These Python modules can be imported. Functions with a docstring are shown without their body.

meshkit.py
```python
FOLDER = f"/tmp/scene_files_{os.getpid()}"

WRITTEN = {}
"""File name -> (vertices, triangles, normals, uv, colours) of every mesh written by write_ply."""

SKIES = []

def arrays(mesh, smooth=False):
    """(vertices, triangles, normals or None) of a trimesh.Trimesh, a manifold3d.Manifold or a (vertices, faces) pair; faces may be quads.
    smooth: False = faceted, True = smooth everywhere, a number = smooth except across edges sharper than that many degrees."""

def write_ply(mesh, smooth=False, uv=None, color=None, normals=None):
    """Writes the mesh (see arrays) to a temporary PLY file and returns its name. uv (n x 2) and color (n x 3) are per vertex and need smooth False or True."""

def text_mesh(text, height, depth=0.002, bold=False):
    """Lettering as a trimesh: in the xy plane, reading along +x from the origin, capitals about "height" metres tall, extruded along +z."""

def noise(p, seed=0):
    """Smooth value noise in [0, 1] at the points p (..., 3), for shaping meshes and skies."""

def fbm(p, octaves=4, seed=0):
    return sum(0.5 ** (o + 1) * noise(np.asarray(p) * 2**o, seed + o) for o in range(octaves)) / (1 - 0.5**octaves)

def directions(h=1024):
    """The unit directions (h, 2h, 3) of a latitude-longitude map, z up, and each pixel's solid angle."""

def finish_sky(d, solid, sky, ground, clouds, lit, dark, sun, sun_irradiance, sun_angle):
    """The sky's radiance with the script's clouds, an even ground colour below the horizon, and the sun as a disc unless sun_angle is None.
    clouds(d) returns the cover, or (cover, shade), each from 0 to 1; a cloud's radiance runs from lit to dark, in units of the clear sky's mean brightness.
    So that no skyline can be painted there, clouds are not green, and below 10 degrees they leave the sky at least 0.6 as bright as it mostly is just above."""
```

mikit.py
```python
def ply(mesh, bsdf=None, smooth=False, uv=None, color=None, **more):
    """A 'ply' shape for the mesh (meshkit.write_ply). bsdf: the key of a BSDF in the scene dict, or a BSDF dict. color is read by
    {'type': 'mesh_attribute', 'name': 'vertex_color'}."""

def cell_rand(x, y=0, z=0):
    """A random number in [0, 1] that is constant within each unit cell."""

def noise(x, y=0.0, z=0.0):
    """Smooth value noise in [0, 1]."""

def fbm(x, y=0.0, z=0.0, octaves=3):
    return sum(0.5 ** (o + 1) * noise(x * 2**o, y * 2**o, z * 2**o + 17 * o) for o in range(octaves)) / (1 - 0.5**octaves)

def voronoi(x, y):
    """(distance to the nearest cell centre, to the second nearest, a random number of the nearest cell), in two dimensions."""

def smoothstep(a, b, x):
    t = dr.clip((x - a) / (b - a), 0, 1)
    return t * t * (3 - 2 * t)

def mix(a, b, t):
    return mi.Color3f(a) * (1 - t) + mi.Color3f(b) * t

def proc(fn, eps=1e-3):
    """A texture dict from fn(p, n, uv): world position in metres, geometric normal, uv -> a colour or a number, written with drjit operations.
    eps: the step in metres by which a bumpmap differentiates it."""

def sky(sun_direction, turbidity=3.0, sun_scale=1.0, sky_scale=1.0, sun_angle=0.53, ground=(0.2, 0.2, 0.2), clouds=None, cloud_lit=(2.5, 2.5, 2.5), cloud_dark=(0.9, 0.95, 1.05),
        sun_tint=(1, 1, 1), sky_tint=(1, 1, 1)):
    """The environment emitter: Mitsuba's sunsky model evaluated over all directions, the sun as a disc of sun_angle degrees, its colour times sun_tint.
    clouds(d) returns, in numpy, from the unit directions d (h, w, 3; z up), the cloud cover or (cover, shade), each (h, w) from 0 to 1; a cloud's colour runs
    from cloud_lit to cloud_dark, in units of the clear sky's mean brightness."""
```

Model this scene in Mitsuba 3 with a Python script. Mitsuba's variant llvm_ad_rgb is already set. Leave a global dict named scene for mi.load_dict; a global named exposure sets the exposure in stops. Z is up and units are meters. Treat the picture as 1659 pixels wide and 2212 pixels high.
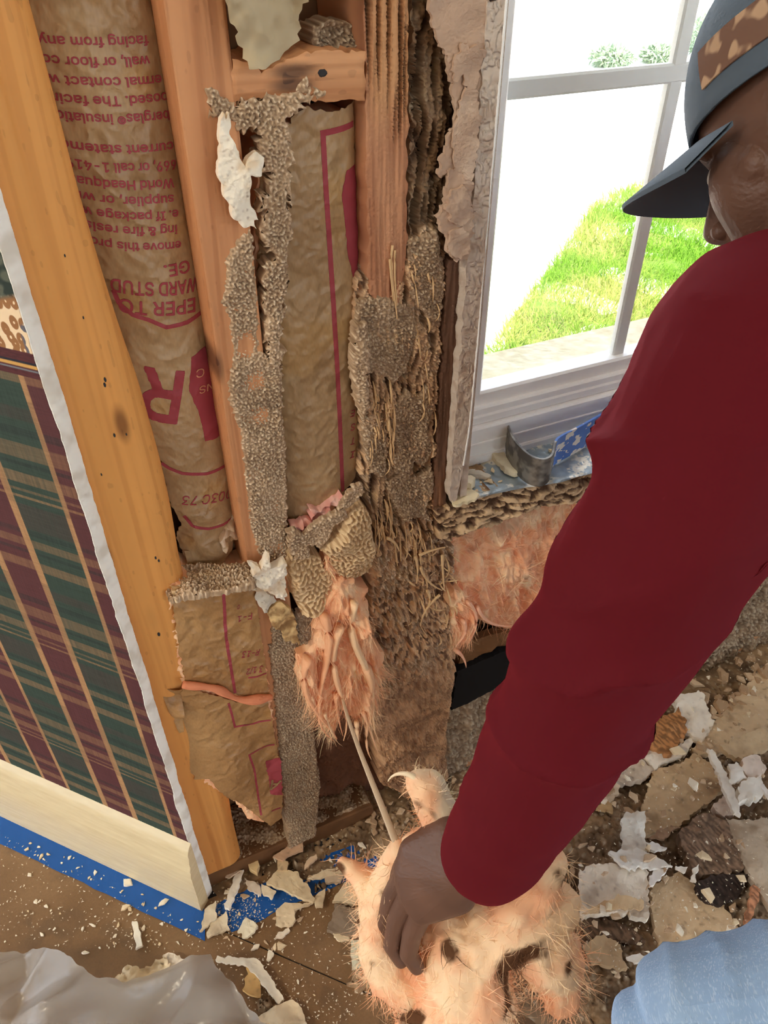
import math, random
import numpy as np, trimesh, shapely, manifold3d as m3
import mitsuba as mi, drjit as dr, mikit, meshkit
from shapely.geometry import Polygon
from scipy.spatial import Delaunay
from scipy.ndimage import map_coordinates
from mikit import noise as pn, fbm as pf, smoothstep as ss, mix, proc

T = mi.ScalarTransform4f
rng = np.random.default_rng(7)
scene, labels = {}, {}

# ---------------------------------------------------------------- camera, sky, exposure, lamps
CAM_H, FOC = 1.1, 1660.0
PITCH = math.atan2(1348.0, FOC)
CP, SP = math.cos(PITCH), math.sin(PITCH)
scene['camera'] = {'type': 'perspective', 'fov': 2 * math.degrees(math.atan(829.5 / FOC)), 'fov_axis': 'x', 'near_clip': 0.02, 'far_clip': 200.0,
                   'to_world': T().look_at(origin=[0, 0, CAM_H], target=[0, CP, CAM_H - SP], up=[0, 0, 1])}
exposure = 0.75
scene['sky'] = mikit.sky([0.35, -0.4, 0.95], turbidity=4.0, sun_scale=3.2, sky_scale=11.0, ground=(0.35, 0.36, 0.3),
                         clouds=lambda d: meshkit.fbm(d * 3.0, 3) * 0.3 + 0.55, cloud_lit=(1.25, 1.25, 1.25), cloud_dark=(0.9, 0.92, 0.95))


def lin(r, g=None, b=None):
    c = np.array([r, g, b] if g is not None else r, float) / 255.0
    return np.where(c <= 0.04045, c / 12.92, ((c + 0.055) / 1.055) ** 2.4)


def L(*a):
    return [float(x) for x in lin(*a)]


def rgb(*a):
    return {'type': 'rgb', 'value': L(*a)}


def ray(u, v):
    u, v = (np.asarray(u, float) - 829.5) / FOC, (np.asarray(v, float) - 1106.0) / FOC
    return np.stack([u, CP - SP * v, -(SP + CP * v)], -1)


def at(u, v, depth):
    """the point seen at a pixel of the photograph, at this distance along the view axis"""
    return np.array([0, 0, CAM_H]) + ray(u, v) * np.asarray(depth, float)[..., None]


class Frame:
    """a plane of the room: a runs along it, b up (or across), w out of it"""

    def __init__(self, o, a, b, w):
        self.o, self.a, self.b, self.w = (np.array(x, float) for x in (o, a, b, w))

    def world(self, a, b, w):
        a, b, w = np.broadcast_arrays(*(np.asarray(x, float) for x in (a, b, w)))
        return self.o + a[..., None] * self.a + b[..., None] * self.b + w[..., None] * self.w

    def px(self, pts, w=0.0):
        """where the sight lines of these pixels meet the plane at height w: (n, 2) of (a, b)"""
        p = np.asarray(pts, float)
        d = ray(p[:, 0], p[:, 1])
        e = np.array([0, 0, CAM_H]) - self.o
        t = (w - e @ self.w) / (d @ self.w)
        q = e + d * t[:, None]
        return np.stack([q @ self.a, q @ self.b], 1)


GA, GB = math.radians(24.6), math.radians(22.8)
C0 = np.array([-0.2481, 0.4941, 0.0])
RD, RN = np.array([math.cos(GA), math.sin(GA), 0]), np.array([math.sin(GA), -math.cos(GA), 0])
LD, LN = np.array([-math.cos(GB), math.sin(GB), 0]), np.array([-math.sin(GB), -math.cos(GB), 0])
Z = np.array([0, 0, 1.0])
RW, LW, FL = Frame(C0, RD, Z, RN), Frame(C0, LD, Z, LN), Frame([0, 0, 0], [1, 0, 0], [0, 1, 0], Z)
BD, BN = -LD, LN
BAY0 = C0 + RD * 1.40
BW = Frame(BAY0, BD, Z, BN)
CD = np.array([math.cos(GB + math.pi / 4), -math.sin(GB + math.pi / 4), 0])
BAY1 = BAY0 + BD * 1.9
BAY2 = BAY1 + CD * 1.40
CW = Frame(BAY1, CD, Z, [-math.sin(GB + math.pi / 4), -math.cos(GB + math.pi / 4), 0])
SILL = Frame(C0 + Z * 0.575, RD, -RN, Z)

# ---------------------------------------------------------------- noise sheets
def band(seed, n=512, lo=0.75, hi=1.25, wave=16):
    r = np.random.default_rng(seed)
    f = np.fft.fft2(r.normal(size=(n, n)))
    k = np.hypot(*np.meshgrid(np.fft.fftfreq(n), np.fft.fftfreq(n), indexing='ij')) * wave
    g = np.fft.ifft2(f * ((k > lo) & (k < hi))).real
    return g / g.std()


BANDS = [band(1), band(2, lo=0.4, hi=1.6), band(3, lo=0.15, hi=1.0)]


def bp(a, b, wave, kind=0):
    """band-limited noise of this wavelength, about -2..2"""
    k = 16.0 / wave
    a, b = np.broadcast_arrays(np.asarray(a, float) * k, np.asarray(b, float) * k)
    v = map_coordinates(BANDS[kind], [a.ravel(), b.ravel()], order=1, mode='grid-wrap')
    return v.reshape(a.shape) if a.ndim else float(v[0])


def fb(a, b, scale, seed=0, octaves=4):
    p = np.stack(np.broadcast_arrays(np.asarray(a) / scale, np.asarray(b) / scale, 0.37 + seed), -1)
    return meshkit.fbm(p, octaves, seed)


def sst(a, b, x):
    t = np.clip((x - a) / (b - a), 0, 1)
    return t * t * (3 - 2 * t)


def mixc(c0, c1, t):
    return np.asarray(c0)[None] * (1 - t[:, None]) + np.asarray(c1)[None] * t[:, None]


# ---------------------------------------------------------------- meshes
def resample(poly, step):
    p = np.vstack([poly, poly[:1]])
    seg = np.hypot(*np.diff(p, axis=0).T)
    cum = np.r_[0, np.cumsum(seg)]
    n = max(len(poly), int(cum[-1] / step))
    t = np.unique(np.r_[np.linspace(0, cum[-1], n, endpoint=False), cum[:-1]])
    return np.stack([np.interp(t, cum, p[:, k]) for k in range(2)], 1)


class Slab:
    """a piece cut from a sheet: outline (a, b) -> front surface w(a, b), side walls, back"""

    def __init__(self, frame, outline, w=0.0, thick=0.005, res=0.004, disp=None, jag=0.0, jagf=0.01, seed=0, sheet=False, coords=False, surf=None, back=None, round_=0.0):
        out = np.asarray(outline, float) if coords else frame.px(outline, w)
        if not coords and frame is RW:                                # what leaves the picture at its top runs on up the wall
            out[np.asarray(outline, float)[:, 1] <= -150, 1] = 1.45
        pg = Polygon(out).buffer(0)
        if pg.geom_type != 'Polygon':
            pg = max(pg.geoms, key=lambda g: g.area)
        ring = resample(np.array(pg.exterior.coords)[:-1], res)
        if jag:
            ring = ring + jag * np.stack([bp(ring[:, 0] + seed * 0.37, ring[:, 1], jagf, 1), bp(ring[:, 0], ring[:, 1] + 0.5 + seed * 0.21, jagf, 1)], 1)
            pg = Polygon(ring).buffer(0)
            if pg.geom_type != 'Polygon':
                pg = max(pg.geoms, key=lambda g: g.area)
            ring = np.array(pg.exterior.coords)[:-1]
        x0, y0, x1, y1 = pg.bounds
        r = np.random.default_rng(seed + 11)
        gx, gy = np.meshgrid(np.arange(x0, x1, res), np.arange(y0, y1, res * 0.87))
        gx = gx + (np.arange(gx.shape[0]) % 2)[:, None] * res / 2
        g = np.stack([gx.ravel(), gy.ravel()], 1) + r.uniform(-0.18, 0.18, (gx.size, 2)) * res
        inner = pg.buffer(-res * 0.55)
        if not inner.is_empty:
            g = g[shapely.contains_xy(inner, g[:, 0], g[:, 1])]
        else:
            g = g[:0]
        p = np.vstack([ring, g])
        tri = Delaunay(p).simplices
        c = p[tri].mean(1)
        tri = tri[shapely.contains_xy(pg, c[:, 0], c[:, 1])]
        q = p[tri]
        e1, e2 = q[:, 1] - q[:, 0], q[:, 2] - q[:, 0]
        area = e1[:, 0] * e2[:, 1] - e1[:, 1] * e2[:, 0]
        tri = tri[np.abs(area) > 1e-12]
        area = area[np.abs(area) > 1e-12]
        tri = np.where((area < 0)[:, None], tri[:, ::-1], tri)
        self.ab, nr = p, len(ring)
        base = np.full(len(p), float(w)) if surf is None else surf(p[:, 0], p[:, 1])
        edge = shapely.distance(shapely.points(p), pg.exterior)
        self.edge = edge
        if round_:
            e = np.clip(edge / round_, 0, 1)
            base = base - round_ * 0.7 * (1 - np.sqrt(np.clip(1 - (1 - e) ** 2, 0, 1)))
        d = 0 if disp is None else disp(p[:, 0], p[:, 1], edge)
        front = base + d
        wb = (front - thick) if sheet else (base - thick if back is None else np.full(len(p), float(back)))
        wb = np.minimum(wb, front - 0.0002)
        F, B = frame.world(p[:, 0], p[:, 1], front), frame.world(p[:, 0], p[:, 1], wb)
        n = len(p)
        i = np.arange(nr)
        j = (i + 1) % nr
        if Polygon(ring).exterior.is_ccw is False:
            i, j = j, i
        flip = np.dot(np.cross(frame.a, frame.b), frame.w) < 0
        side_v = np.vstack([F[:nr], B[:nr]])
        side = np.vstack([np.stack([i, i + nr, j], 1), np.stack([j, i + nr, j + nr], 1)]) + 2 * n
        f = np.vstack([tri, tri[:, ::-1] + n, side])
        self.front = front
        self.col_idx = np.r_[np.arange(n), np.arange(n), np.arange(nr), np.arange(nr)]
        self.mesh = trimesh.Trimesh(np.vstack([F, B, side_v]), f[:, ::-1] if flip else f, process=False)
        self.n = n

    def color(self, fn):
        """fn(a, b, height above the mean front) -> linear colours"""
        c = fn(self.ab[:, 0], self.ab[:, 1], self.front)
        c = np.clip(np.broadcast_to(np.asarray(c, float), (self.n, 3)), 0.002, 0.95)
        out = c[self.col_idx]
        out[2 * self.n + (len(out) - 2 * self.n) // 2:] = c.mean(0)
        return out


def grid_mesh(v, closed_u=False):
    """(m, k, 3) -> quads joined along both directions"""
    m, k = v.shape[:2]
    i, j = np.meshgrid(np.arange(m - 1), np.arange(k if closed_u else k - 1), indexing='ij')
    j2 = (j + 1) % k
    q = np.stack([i * k + j, i * k + j2, (i + 1) * k + j2, (i + 1) * k + j], -1).reshape(-1, 4)
    return np.vstack([q[:, [0, 1, 2]], q[:, [0, 2, 3]]])


def loft(sections):
    """closed rings (m, k, 3) -> capped solid"""
    v = np.asarray(sections, float)
    m, k = v.shape[:2]
    f = grid_mesh(v, True)
    pts = np.vstack([v.reshape(-1, 3), v[0].mean(0), v[-1].mean(0)])
    i = np.arange(k)
    j = (i + 1) % k
    f = np.vstack([f, np.stack([j, i, np.full(k, m * k)], 1), np.stack([i + (m - 1) * k, j + (m - 1) * k, np.full(k, m * k + 1)], 1)])
    t = trimesh.Trimesh(pts, f, process=False)
    if t.volume < 0:
        t.invert()
    return t


def box(frame, a0, a1, b0, b1, w0, w1, bevel=0.0):
    """a box in a frame, edges bevelled"""
    if bevel:
        c = [(a, b, w) for a in (a0 + bevel, a1 - bevel) for b in (b0 + bevel, b1 - bevel) for w in (w0 + bevel, w1 - bevel)]
        pts = []
        for k in range(3):
            for q in c:
                q = list(q)
                lohi = ((a0, a1), (b0, b1), (w0, w1))[k]
                q[k] = lohi[0] if abs(q[k] - lohi[0]) < abs(q[k] - lohi[1]) else lohi[1]
                pts.append(q)
        pts = np.array(pts)
    else:
        pts = np.array([(a, b, w) for a in (a0, a1) for b in (b0, b1) for w in (w0, w1)], float)
    return trimesh.convex.convex_hull(frame.world(pts[:, 0], pts[:, 1], pts[:, 2]))


def join(ms):
    return trimesh.util.concatenate(ms)


def ribbons(p0, paths_dir, length, width, segs, curl, r, side=None):
    """thin tapering strands: start points, directions -> one mesh (two-sided ribbons)"""
    n = len(p0)
    d = paths_dir / np.linalg.norm(paths_dir, axis=1, keepdims=True)
    length, width = np.broadcast_to(length, n), np.broadcast_to(width, n)
    pts = [p0]
    step = (length / segs)[:, None]
    drift = r.normal(size=(n, 3)) * curl
    for k in range(segs):
        d = d + drift + r.normal(size=(n, 3)) * curl * 0.5
        d /= np.linalg.norm(d, axis=1, keepdims=True)
        pts.append(pts[-1] + d * step)
    pts = np.stack(pts, 1)
    s = np.cross(d, np.array([0, 0.62, -0.78])[None] + r.normal(size=(n, 3)) * 0.4)
    s /= np.linalg.norm(s, axis=1, keepdims=True) + 1e-9
    taper = np.linspace(1, 0.15, segs + 1)[None, :, None]
    off = s[:, None] * width[:, None, None] * 0.5 * taper
    v = np.stack([pts - off, pts + off], 2).reshape(-1, 3)
    base = (np.arange(n) * (segs + 1) * 2)[:, None]
    k = np.arange(segs)[None]
    q = np.stack([base + 2 * k, base + 2 * k + 1, base + 2 * k + 3, base + 2 * k + 2], -1).reshape(-1, 4)
    return trimesh.Trimesh(v, np.vstack([q[:, [0, 1, 2]], q[:, [0, 2, 3]]]), process=False)


def tube(pts, rad, sides=8, flat=1.0, up=(0, 0, 1)):
    p = np.asarray(pts, float)
    rad = np.broadcast_to(rad, len(p))
    t = np.gradient(p, axis=0)
    t /= np.linalg.norm(t, axis=1, keepdims=True) + 1e-12
    a = np.cross(t, np.asarray(up, float))
    a /= np.linalg.norm(a, axis=1, keepdims=True) + 1e-12
    b = np.cross(t, a)
    g = np.arange(sides) * 2 * math.pi / sides
    return loft(p[:, None] + rad[:, None, None] * (np.cos(g)[None, :, None] * a[:, None] + flat * np.sin(g)[None, :, None] * b[:, None]))


def spline(pts, n):
    from scipy.interpolate import CubicSpline
    p = np.asarray(pts, float)
    t = np.r_[0, np.cumsum(np.linalg.norm(np.diff(p, axis=0), axis=1))]
    return CubicSpline(t, p)(np.linspace(0, t[-1], n))


# ---------------------------------------------------------------- names
def numbered(name, table):
    if name not in table:
        return name
    k = 1
    while f'{name}_{k:03d}' in table:
        k += 1
    return f'{name}_{k:03d}'


used = set()


def thing(name, label=None, cat=None, group=None, kind=None):
    key = numbered(name, used)
    used.add(key)
    e = {}
    for a, b in (('label', label), ('category', cat), ('group', group), ('kind', kind)):
        if b:
            e[a] = b
    if e:
        labels[key] = e
    return key


def part(parent, name, mesh, bsdf, smooth=False, label=None, kind=None, color=None, **kw):
    key = numbered(f'{parent}__{name}', scene)
    scene[key] = mikit.ply(mesh, bsdf, smooth=smooth, color=color, **kw)
    e = {}
    if label:
        e['label'] = label
    if kind:
        e['kind'] = kind
    if e:
        labels[key] = e
    return key


def solo(name, mesh, bsdf, label=None, cat=None, group=None, kind=None, smooth=False, color=None, **kw):
    key = thing(name, label, cat, group, kind)
    scene[key] = mikit.ply(mesh, bsdf, smooth=smooth, color=color, **kw)
    return key


# ---------------------------------------------------------------- materials
def two(b):
    return {'type': 'twosided', 'bsdf': b}


def pr(color, rough=0.8, spec=0.3, **kw):
    return {'type': 'principled', 'base_color': color, 'roughness': rough, 'specular': spec, **kw}


VC = {'type': 'mesh_attribute', 'name': 'vertex_color'}


def bump(tex, scale, b):
    return {'type': 'bumpmap', 'arbitrary': tex, 'scale': scale, 'bsdf': b}


def grainy(p, n, uv):
    return pf(p.x * 700, p.y * 700, p.z * 700, 2)


def wrinkle(p, n, uv):
    return 1 - dr.abs(pf(p.x * 55 + 3 * p.y, p.y * 55, p.z * 48, 3) - 0.5) * 2


scene['m_vc'] = two(pr(VC, 0.85, 0.2))
scene['m_vcb'] = two(bump(proc(grainy, 2e-4), 0.0009, pr(VC, 0.85, 0.25)))
scene['m_vcwet'] = two(bump(proc(grainy, 2e-4), 0.0009, pr(VC, 0.5, 0.45)))
scene['m_vcdiff'] = two({'type': 'diffuse', 'reflectance': VC})
o_, d_, n_ = C0, RD, RN


def rw_s(p):
    return (p.x - float(C0[0])) * float(RD[0]) + (p.y - float(C0[1])) * float(RD[1])


def rw_w(p):
    return (p.x - float(C0[0])) * float(RN[0]) + (p.y - float(C0[1])) * float(RN[1])


def wood_color(a, b, c, light, dark, knot):
    """growth rings running along b"""
    warp = pf(a * 9, b * 2.2, c * 9, 3)
    ring = pf(a * 260 + warp * 9, b * 3.0, c * 60, 2)
    broad = pn(a * 62 + warp * 5, b * 1.3, c * 25)
    col = mix(L(*light), L(*dark), ss(0.35, 0.75, broad) * 0.55 + ss(0.45, 0.7, ring) * 0.35)
    fx, fy = a * 16, b * 5.5
    f1, f2, w = mikit.voronoi(fx, fy)
    k = ss(0.13, 0.03, f1) * ss(0.55, 0.65, w)
    speck = ss(0.74, 0.8, pn(a * 330, b * 120, c * 330)) * 0.6
    col = mix(col, L(*knot), dr.clip(k * 0.85 + speck * 0.25, 0, 1))
    return col


def wood_v(p, n, uv):
    return wood_color(rw_s(p), p.z, rw_w(p), (214, 152, 84), (186, 120, 60), (96, 52, 26))


def wood_r(p, n, uv):
    return wood_color(rw_s(p) + 0.31, p.z + 0.2, rw_w(p), (206, 150, 106), (172, 116, 78), (88, 54, 38))


def wood_h(p, n, uv):
    return wood_color(p.z, rw_s(p) + 0.77, rw_w(p), (208, 154, 110), (174, 118, 78), (80, 54, 40))


def wood_bump(p, n, uv):
    return pf(rw_s(p) * 300, p.z * 6, rw_w(p) * 300, 2)


def wood_bump_h(p, n, uv):
    return pf(p.z * 300, rw_s(p) * 6, rw_w(p) * 300, 2)


scene['m_wood'] = two(bump(proc(wood_bump, 3e-4), 0.0008, pr(proc(wood_v), 0.6, 0.3)))
scene['m_wood_red'] = two(bump(proc(wood_bump, 3e-4), 0.001, pr(proc(wood_r), 0.65, 0.3)))
scene['m_wood_h'] = two(bump(proc(wood_bump_h, 3e-4), 0.001, pr(proc(wood_h), 0.65, 0.3)))


def kraft(p, n, uv):
    b = pf(p.x * 9, p.y * 9, p.z * 9, 3)
    c = mix(L(170, 140, 102), L(144, 113, 78), ss(0.3, 0.7, b))
    st = ss(0.62, 0.75, pf(p.x * 26 + 9, p.y * 26, p.z * 20, 2))
    c = mix(c, L(178, 138, 80), st * 0.4)
    fib = pn(p.x * 900, p.y * 900, p.z * 300)
    return c * (0.92 + 0.16 * fib)


scene['m_kraft'] = two(bump(proc(wrinkle, 8e-4), 0.0055, pr(proc(kraft), 0.48, 0.5)))
scene['m_kraft_warm_lit'] = two(bump(proc(wrinkle, 8e-4), 0.0055, pr(proc(lambda p, n, uv: kraft(p, n, uv) * mi.Color3f(1.08, 0.96, 0.78)), 0.48, 0.5)))  # the same kraft paper with warm lamplight put into its colour
scene['m_print'] = two(bump(proc(wrinkle, 8e-4), 0.0035, pr(rgb(150, 62, 70), 0.6, 0.3)))
scene['m_print_pale'] = two(pr(rgb(196, 140, 112), 0.6, 0.3))


def plaid(p, n, uv):
    a = (p.x - float(C0[0])) * float(LD[0]) + (p.y - float(C0[1])) * float(LD[1])
    z = p.z

    def stripe(x, c, w, e=0.0006):
        return ss(w / 2 + e, w / 2 - e, dr.abs(x - c))

    x = a - 0.0204
    x = x - dr.floor(x / 0.2136) * 0.2136
    thread = pn(a * 1600, z * 60) * 0.5 + pn(a * 60, z * 1600) * 0.5
    slub = pn(a * 900, z * 14)
    green, burg, tan, dark = L(47, 62, 54), L(80, 44, 46), L(158, 120, 84), L(38, 44, 44)
    inb = dr.maximum(stripe(x, 0.0854, 0.048), dr.maximum(stripe(x, 0.1922, 0.043), stripe(x, -0.0214, 0.043)))
    col = mix(green, burg, inb)
    # bands that run round the room
    y = z - 0.158
    y = y - dr.floor(y / 0.2136) * 0.2136
    for c, w, k, s in ((0.022, 0.012, tan, 0.38), (0.040, 0.004, dark, 0.6), (0.052, 0.010, tan, 0.32), (0.066, 0.006, dark, 0.5), (0.086, 0.03, burg, 0.35), (0.110, 0.003, tan, 0.5),
                       (0.118, 0.003, tan, 0.3), (0.132, 0.012, tan, 0.36), (0.148, 0.004, dark, 0.6), (0.162, 0.016, tan, 0.3), (0.182, 0.008, dark, 0.55), (0.2, 0.012, burg, 0.3)):
        col = mix(col, k, stripe(y, c, w) * s * (0.55 + 0.45 * slub))
    for c, w in ((0.0, 0.0055), (0.2136, 0.0055), (0.0614, 0.0085), (0.1094, 0.0085), (0.1706, 0.0055)):
        col = mix(col, tan, stripe(x, c, w) * (0.72 + 0.28 * stripe(y, 0.05, 0.1)))
    col = col * (0.78 + 0.44 * thread)
    # the border with its spotted hides above the plaid
    h = z - 0.822
    bcol = mix(L(84, 40, 42), L(70, 34, 38), pn(a * 300, z * 900))
    bcol = mix(bcol, L(35, 34, 44), stripe(h, 0.0105, 0.005))
    bcol = mix(bcol, L(196, 150, 84), stripe(h, 0.0095, 0.0028))
    bcol = mix(bcol, L(110, 112, 118), stripe(h, 0.006, 0.0014))
    wz = h + 0.006 * (pn(a * 40, z * 30) - 0.5)
    f1, f2, w = mikit.voronoi(a * 120, z * 85)
    ring = ss(0.5, 0.42, f1) * ss(0.12, 0.2, f1 + 0.15 * pn(a * 400, z * 400))
    hide = mix(L(226, 200, 164), mix(L(140, 92, 50), L(80, 82, 96), ss(0.6, 0.7, pn(a * 50, z * 50))), ring * 0.95)
    leaf = ss(0.5, 0.62, pf(a * 70 + z * 40, z * 90, 0, 2))
    jung = mix(L(40, 50, 44), L(92, 96, 82), leaf * 0.8)
    jung = mix(jung, L(120, 44, 44), ss(0.1, 0.115, wz))
    bcol = mix(bcol, hide, ss(0.0205, 0.0215, h))
    bcol = mix(bcol, jung, ss(0.055, 0.06, wz + (a - 0.02) * 0.25))
    return mix(col, bcol, ss(-0.0004, 0.0004, h))


scene['m_plaid'] = two(pr(proc(plaid), 0.75, 0.25))


def floor_col(p, n, uv):
    b = pf(p.x * 7, p.y * 7, 0.3, 3)
    c = mix(L(140, 110, 78), L(122, 93, 63), ss(0.35, 0.65, b))
    d = ss(0.55, 0.78, pf(p.x * 40, p.y * 40, 1.0, 3)) * 0.35
    c = mix(c, L(92, 74, 56), d)
    return c * (0.94 + 0.12 * pn(p.x * 700, p.y * 700))


scene['m_floor'] = two(pr(proc(floor_col), 0.5, 0.4))
scene['m_tape'] = two(bump(proc(lambda p, n, uv: pn(p.x * 900, p.y * 900, p.z * 900), 3e-4), 0.0004, pr(rgb(24, 84, 158), 0.5, 0.4)))


def trimpaint(p, n, uv):
    return mix(L(222, 204, 164), L(208, 188, 146), pf(p.x * 40, p.y * 40, p.z * 200, 2))


scene['m_trim'] = two(pr(proc(trimpaint), 0.35, 0.5))


def gyps(p, n, uv):
    b = pf(p.x * 60, p.y * 60, p.z * 60, 3)
    return mix(L(236, 234, 226), L(214, 208, 196), ss(0.4, 0.75, b))


scene['m_gypsum'] = two(bump(proc(lambda p, n, uv: pf(p.x * 260, p.y * 260, p.z * 260, 3), 3e-4), 0.0025, pr(proc(gyps), 0.9, 0.2)))
scene['m_white'] = two(pr(rgb(232, 232, 228), 0.85, 0.2))


def orange_peel(p, n, uv):
    a = pf(rw_s(p) * 330, p.z * 240, rw_w(p) * 300, 2)
    return ss(0.35, 0.7, a)


scene['m_orange_peel'] = two(bump(proc(orange_peel, 3e-4), 0.0022, pr(proc(lambda p, n, uv: mix(L(206, 190, 174), L(178, 150, 128), ss(0.5, 0.75, pf(p.x * 120, p.y * 120, p.z * 90, 2)) * 0.5)), 0.7, 0.3)))
scene['m_vinyl'] = two(pr(rgb(246, 246, 244), 0.3, 0.5))
scene['m_muntin'] = two(pr(rgb(226, 230, 228), 0.35, 0.5))
scene['m_glass'] = {'type': 'thindielectric', 'int_ior': 1.5}
scene['m_concrete'] = two(pr(proc(lambda p, n, uv: mix(L(236, 234, 228), L(222, 220, 214), pf(p.x * 6, p.y * 6, 0, 3))), 0.9, 0.2))
scene['m_stone'] = two(bump(proc(lambda p, n, uv: pf(p.x * 200, p.y * 200, p.z * 200, 3), 3e-4), 0.002, pr(proc(lambda p, n, uv: mix(L(236, 230, 206), L(204, 194, 160), pf(p.x * 90, p.y * 90, p.z * 90, 3))), 0.9, 0.2)))
scene['m_dark'] = two(pr(rgb(46, 44, 46), 0.7, 0.3))
scene['m_sheath'] = two(pr(proc(lambda p, n, uv: mix(L(120, 86, 56), L(86, 58, 38), pf(p.x * 40, p.y * 40, p.z * 30, 3))), 0.8, 0.2))

# ---------------------------------------------------------------- the room
WIN0, WIN1, SZ, WTOP = 0.367, 1.30, 0.585, 2.05
room = Polygon([tuple(q[:2]) for q in (C0 + LD * 2.9, np.array([-2.9, -3.0]), np.array([4.4, -3.0]), BAY2 + BD * 1.2, BAY2, BAY1, BAY0, C0)])
fm = trimesh.creation.extrude_polygon(room.buffer(0.14, join_style=2), 0.096, engine='earcut')
fm.apply_translation([0, 0, -0.1])
k = solo('floor', fm, 'm_dark', kind='structure')
labels[k]['label'] = 'floor covered with sheets of brown building paper'
seam0, seam1 = FL.px([(584, 2054), (823, 2158)])
sd = (seam1 - seam0) / np.linalg.norm(seam1 - seam0)
nd = np.array([-sd[1], sd[0]])
far, near = seam0 + nd * 3.5, seam0 - nd * 3.5
room = room.buffer(-0.001)
upper = room.intersection(Polygon([seam0 - sd * 6 + nd * 0.001, seam0 + sd * 6 + nd * 0.001, far + sd * 6, far - sd * 6]))
lower = room.intersection(Polygon([seam0 - sd * 6 - nd * 0.0008, seam0 + sd * 6 - nd * 0.0008, near + sd * 6, near - sd * 6]))


def sheet(pg, z0, z1):
    pgs = pg.geoms if hasattr(pg, 'geoms') else [pg]
    m = join([trimesh.creation.extrude_polygon(g, z1 - z0, engine='earcut') for g in pgs])
    m.apply_translation([0, 0, z0])
    return m


part(k, 'paper_sheet', sheet(upper, -0.0038, 0.0), 'm_floor')
part(k, 'paper_sheet', sheet(lower, -0.0038, -0.0012), 'm_floor')

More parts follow.
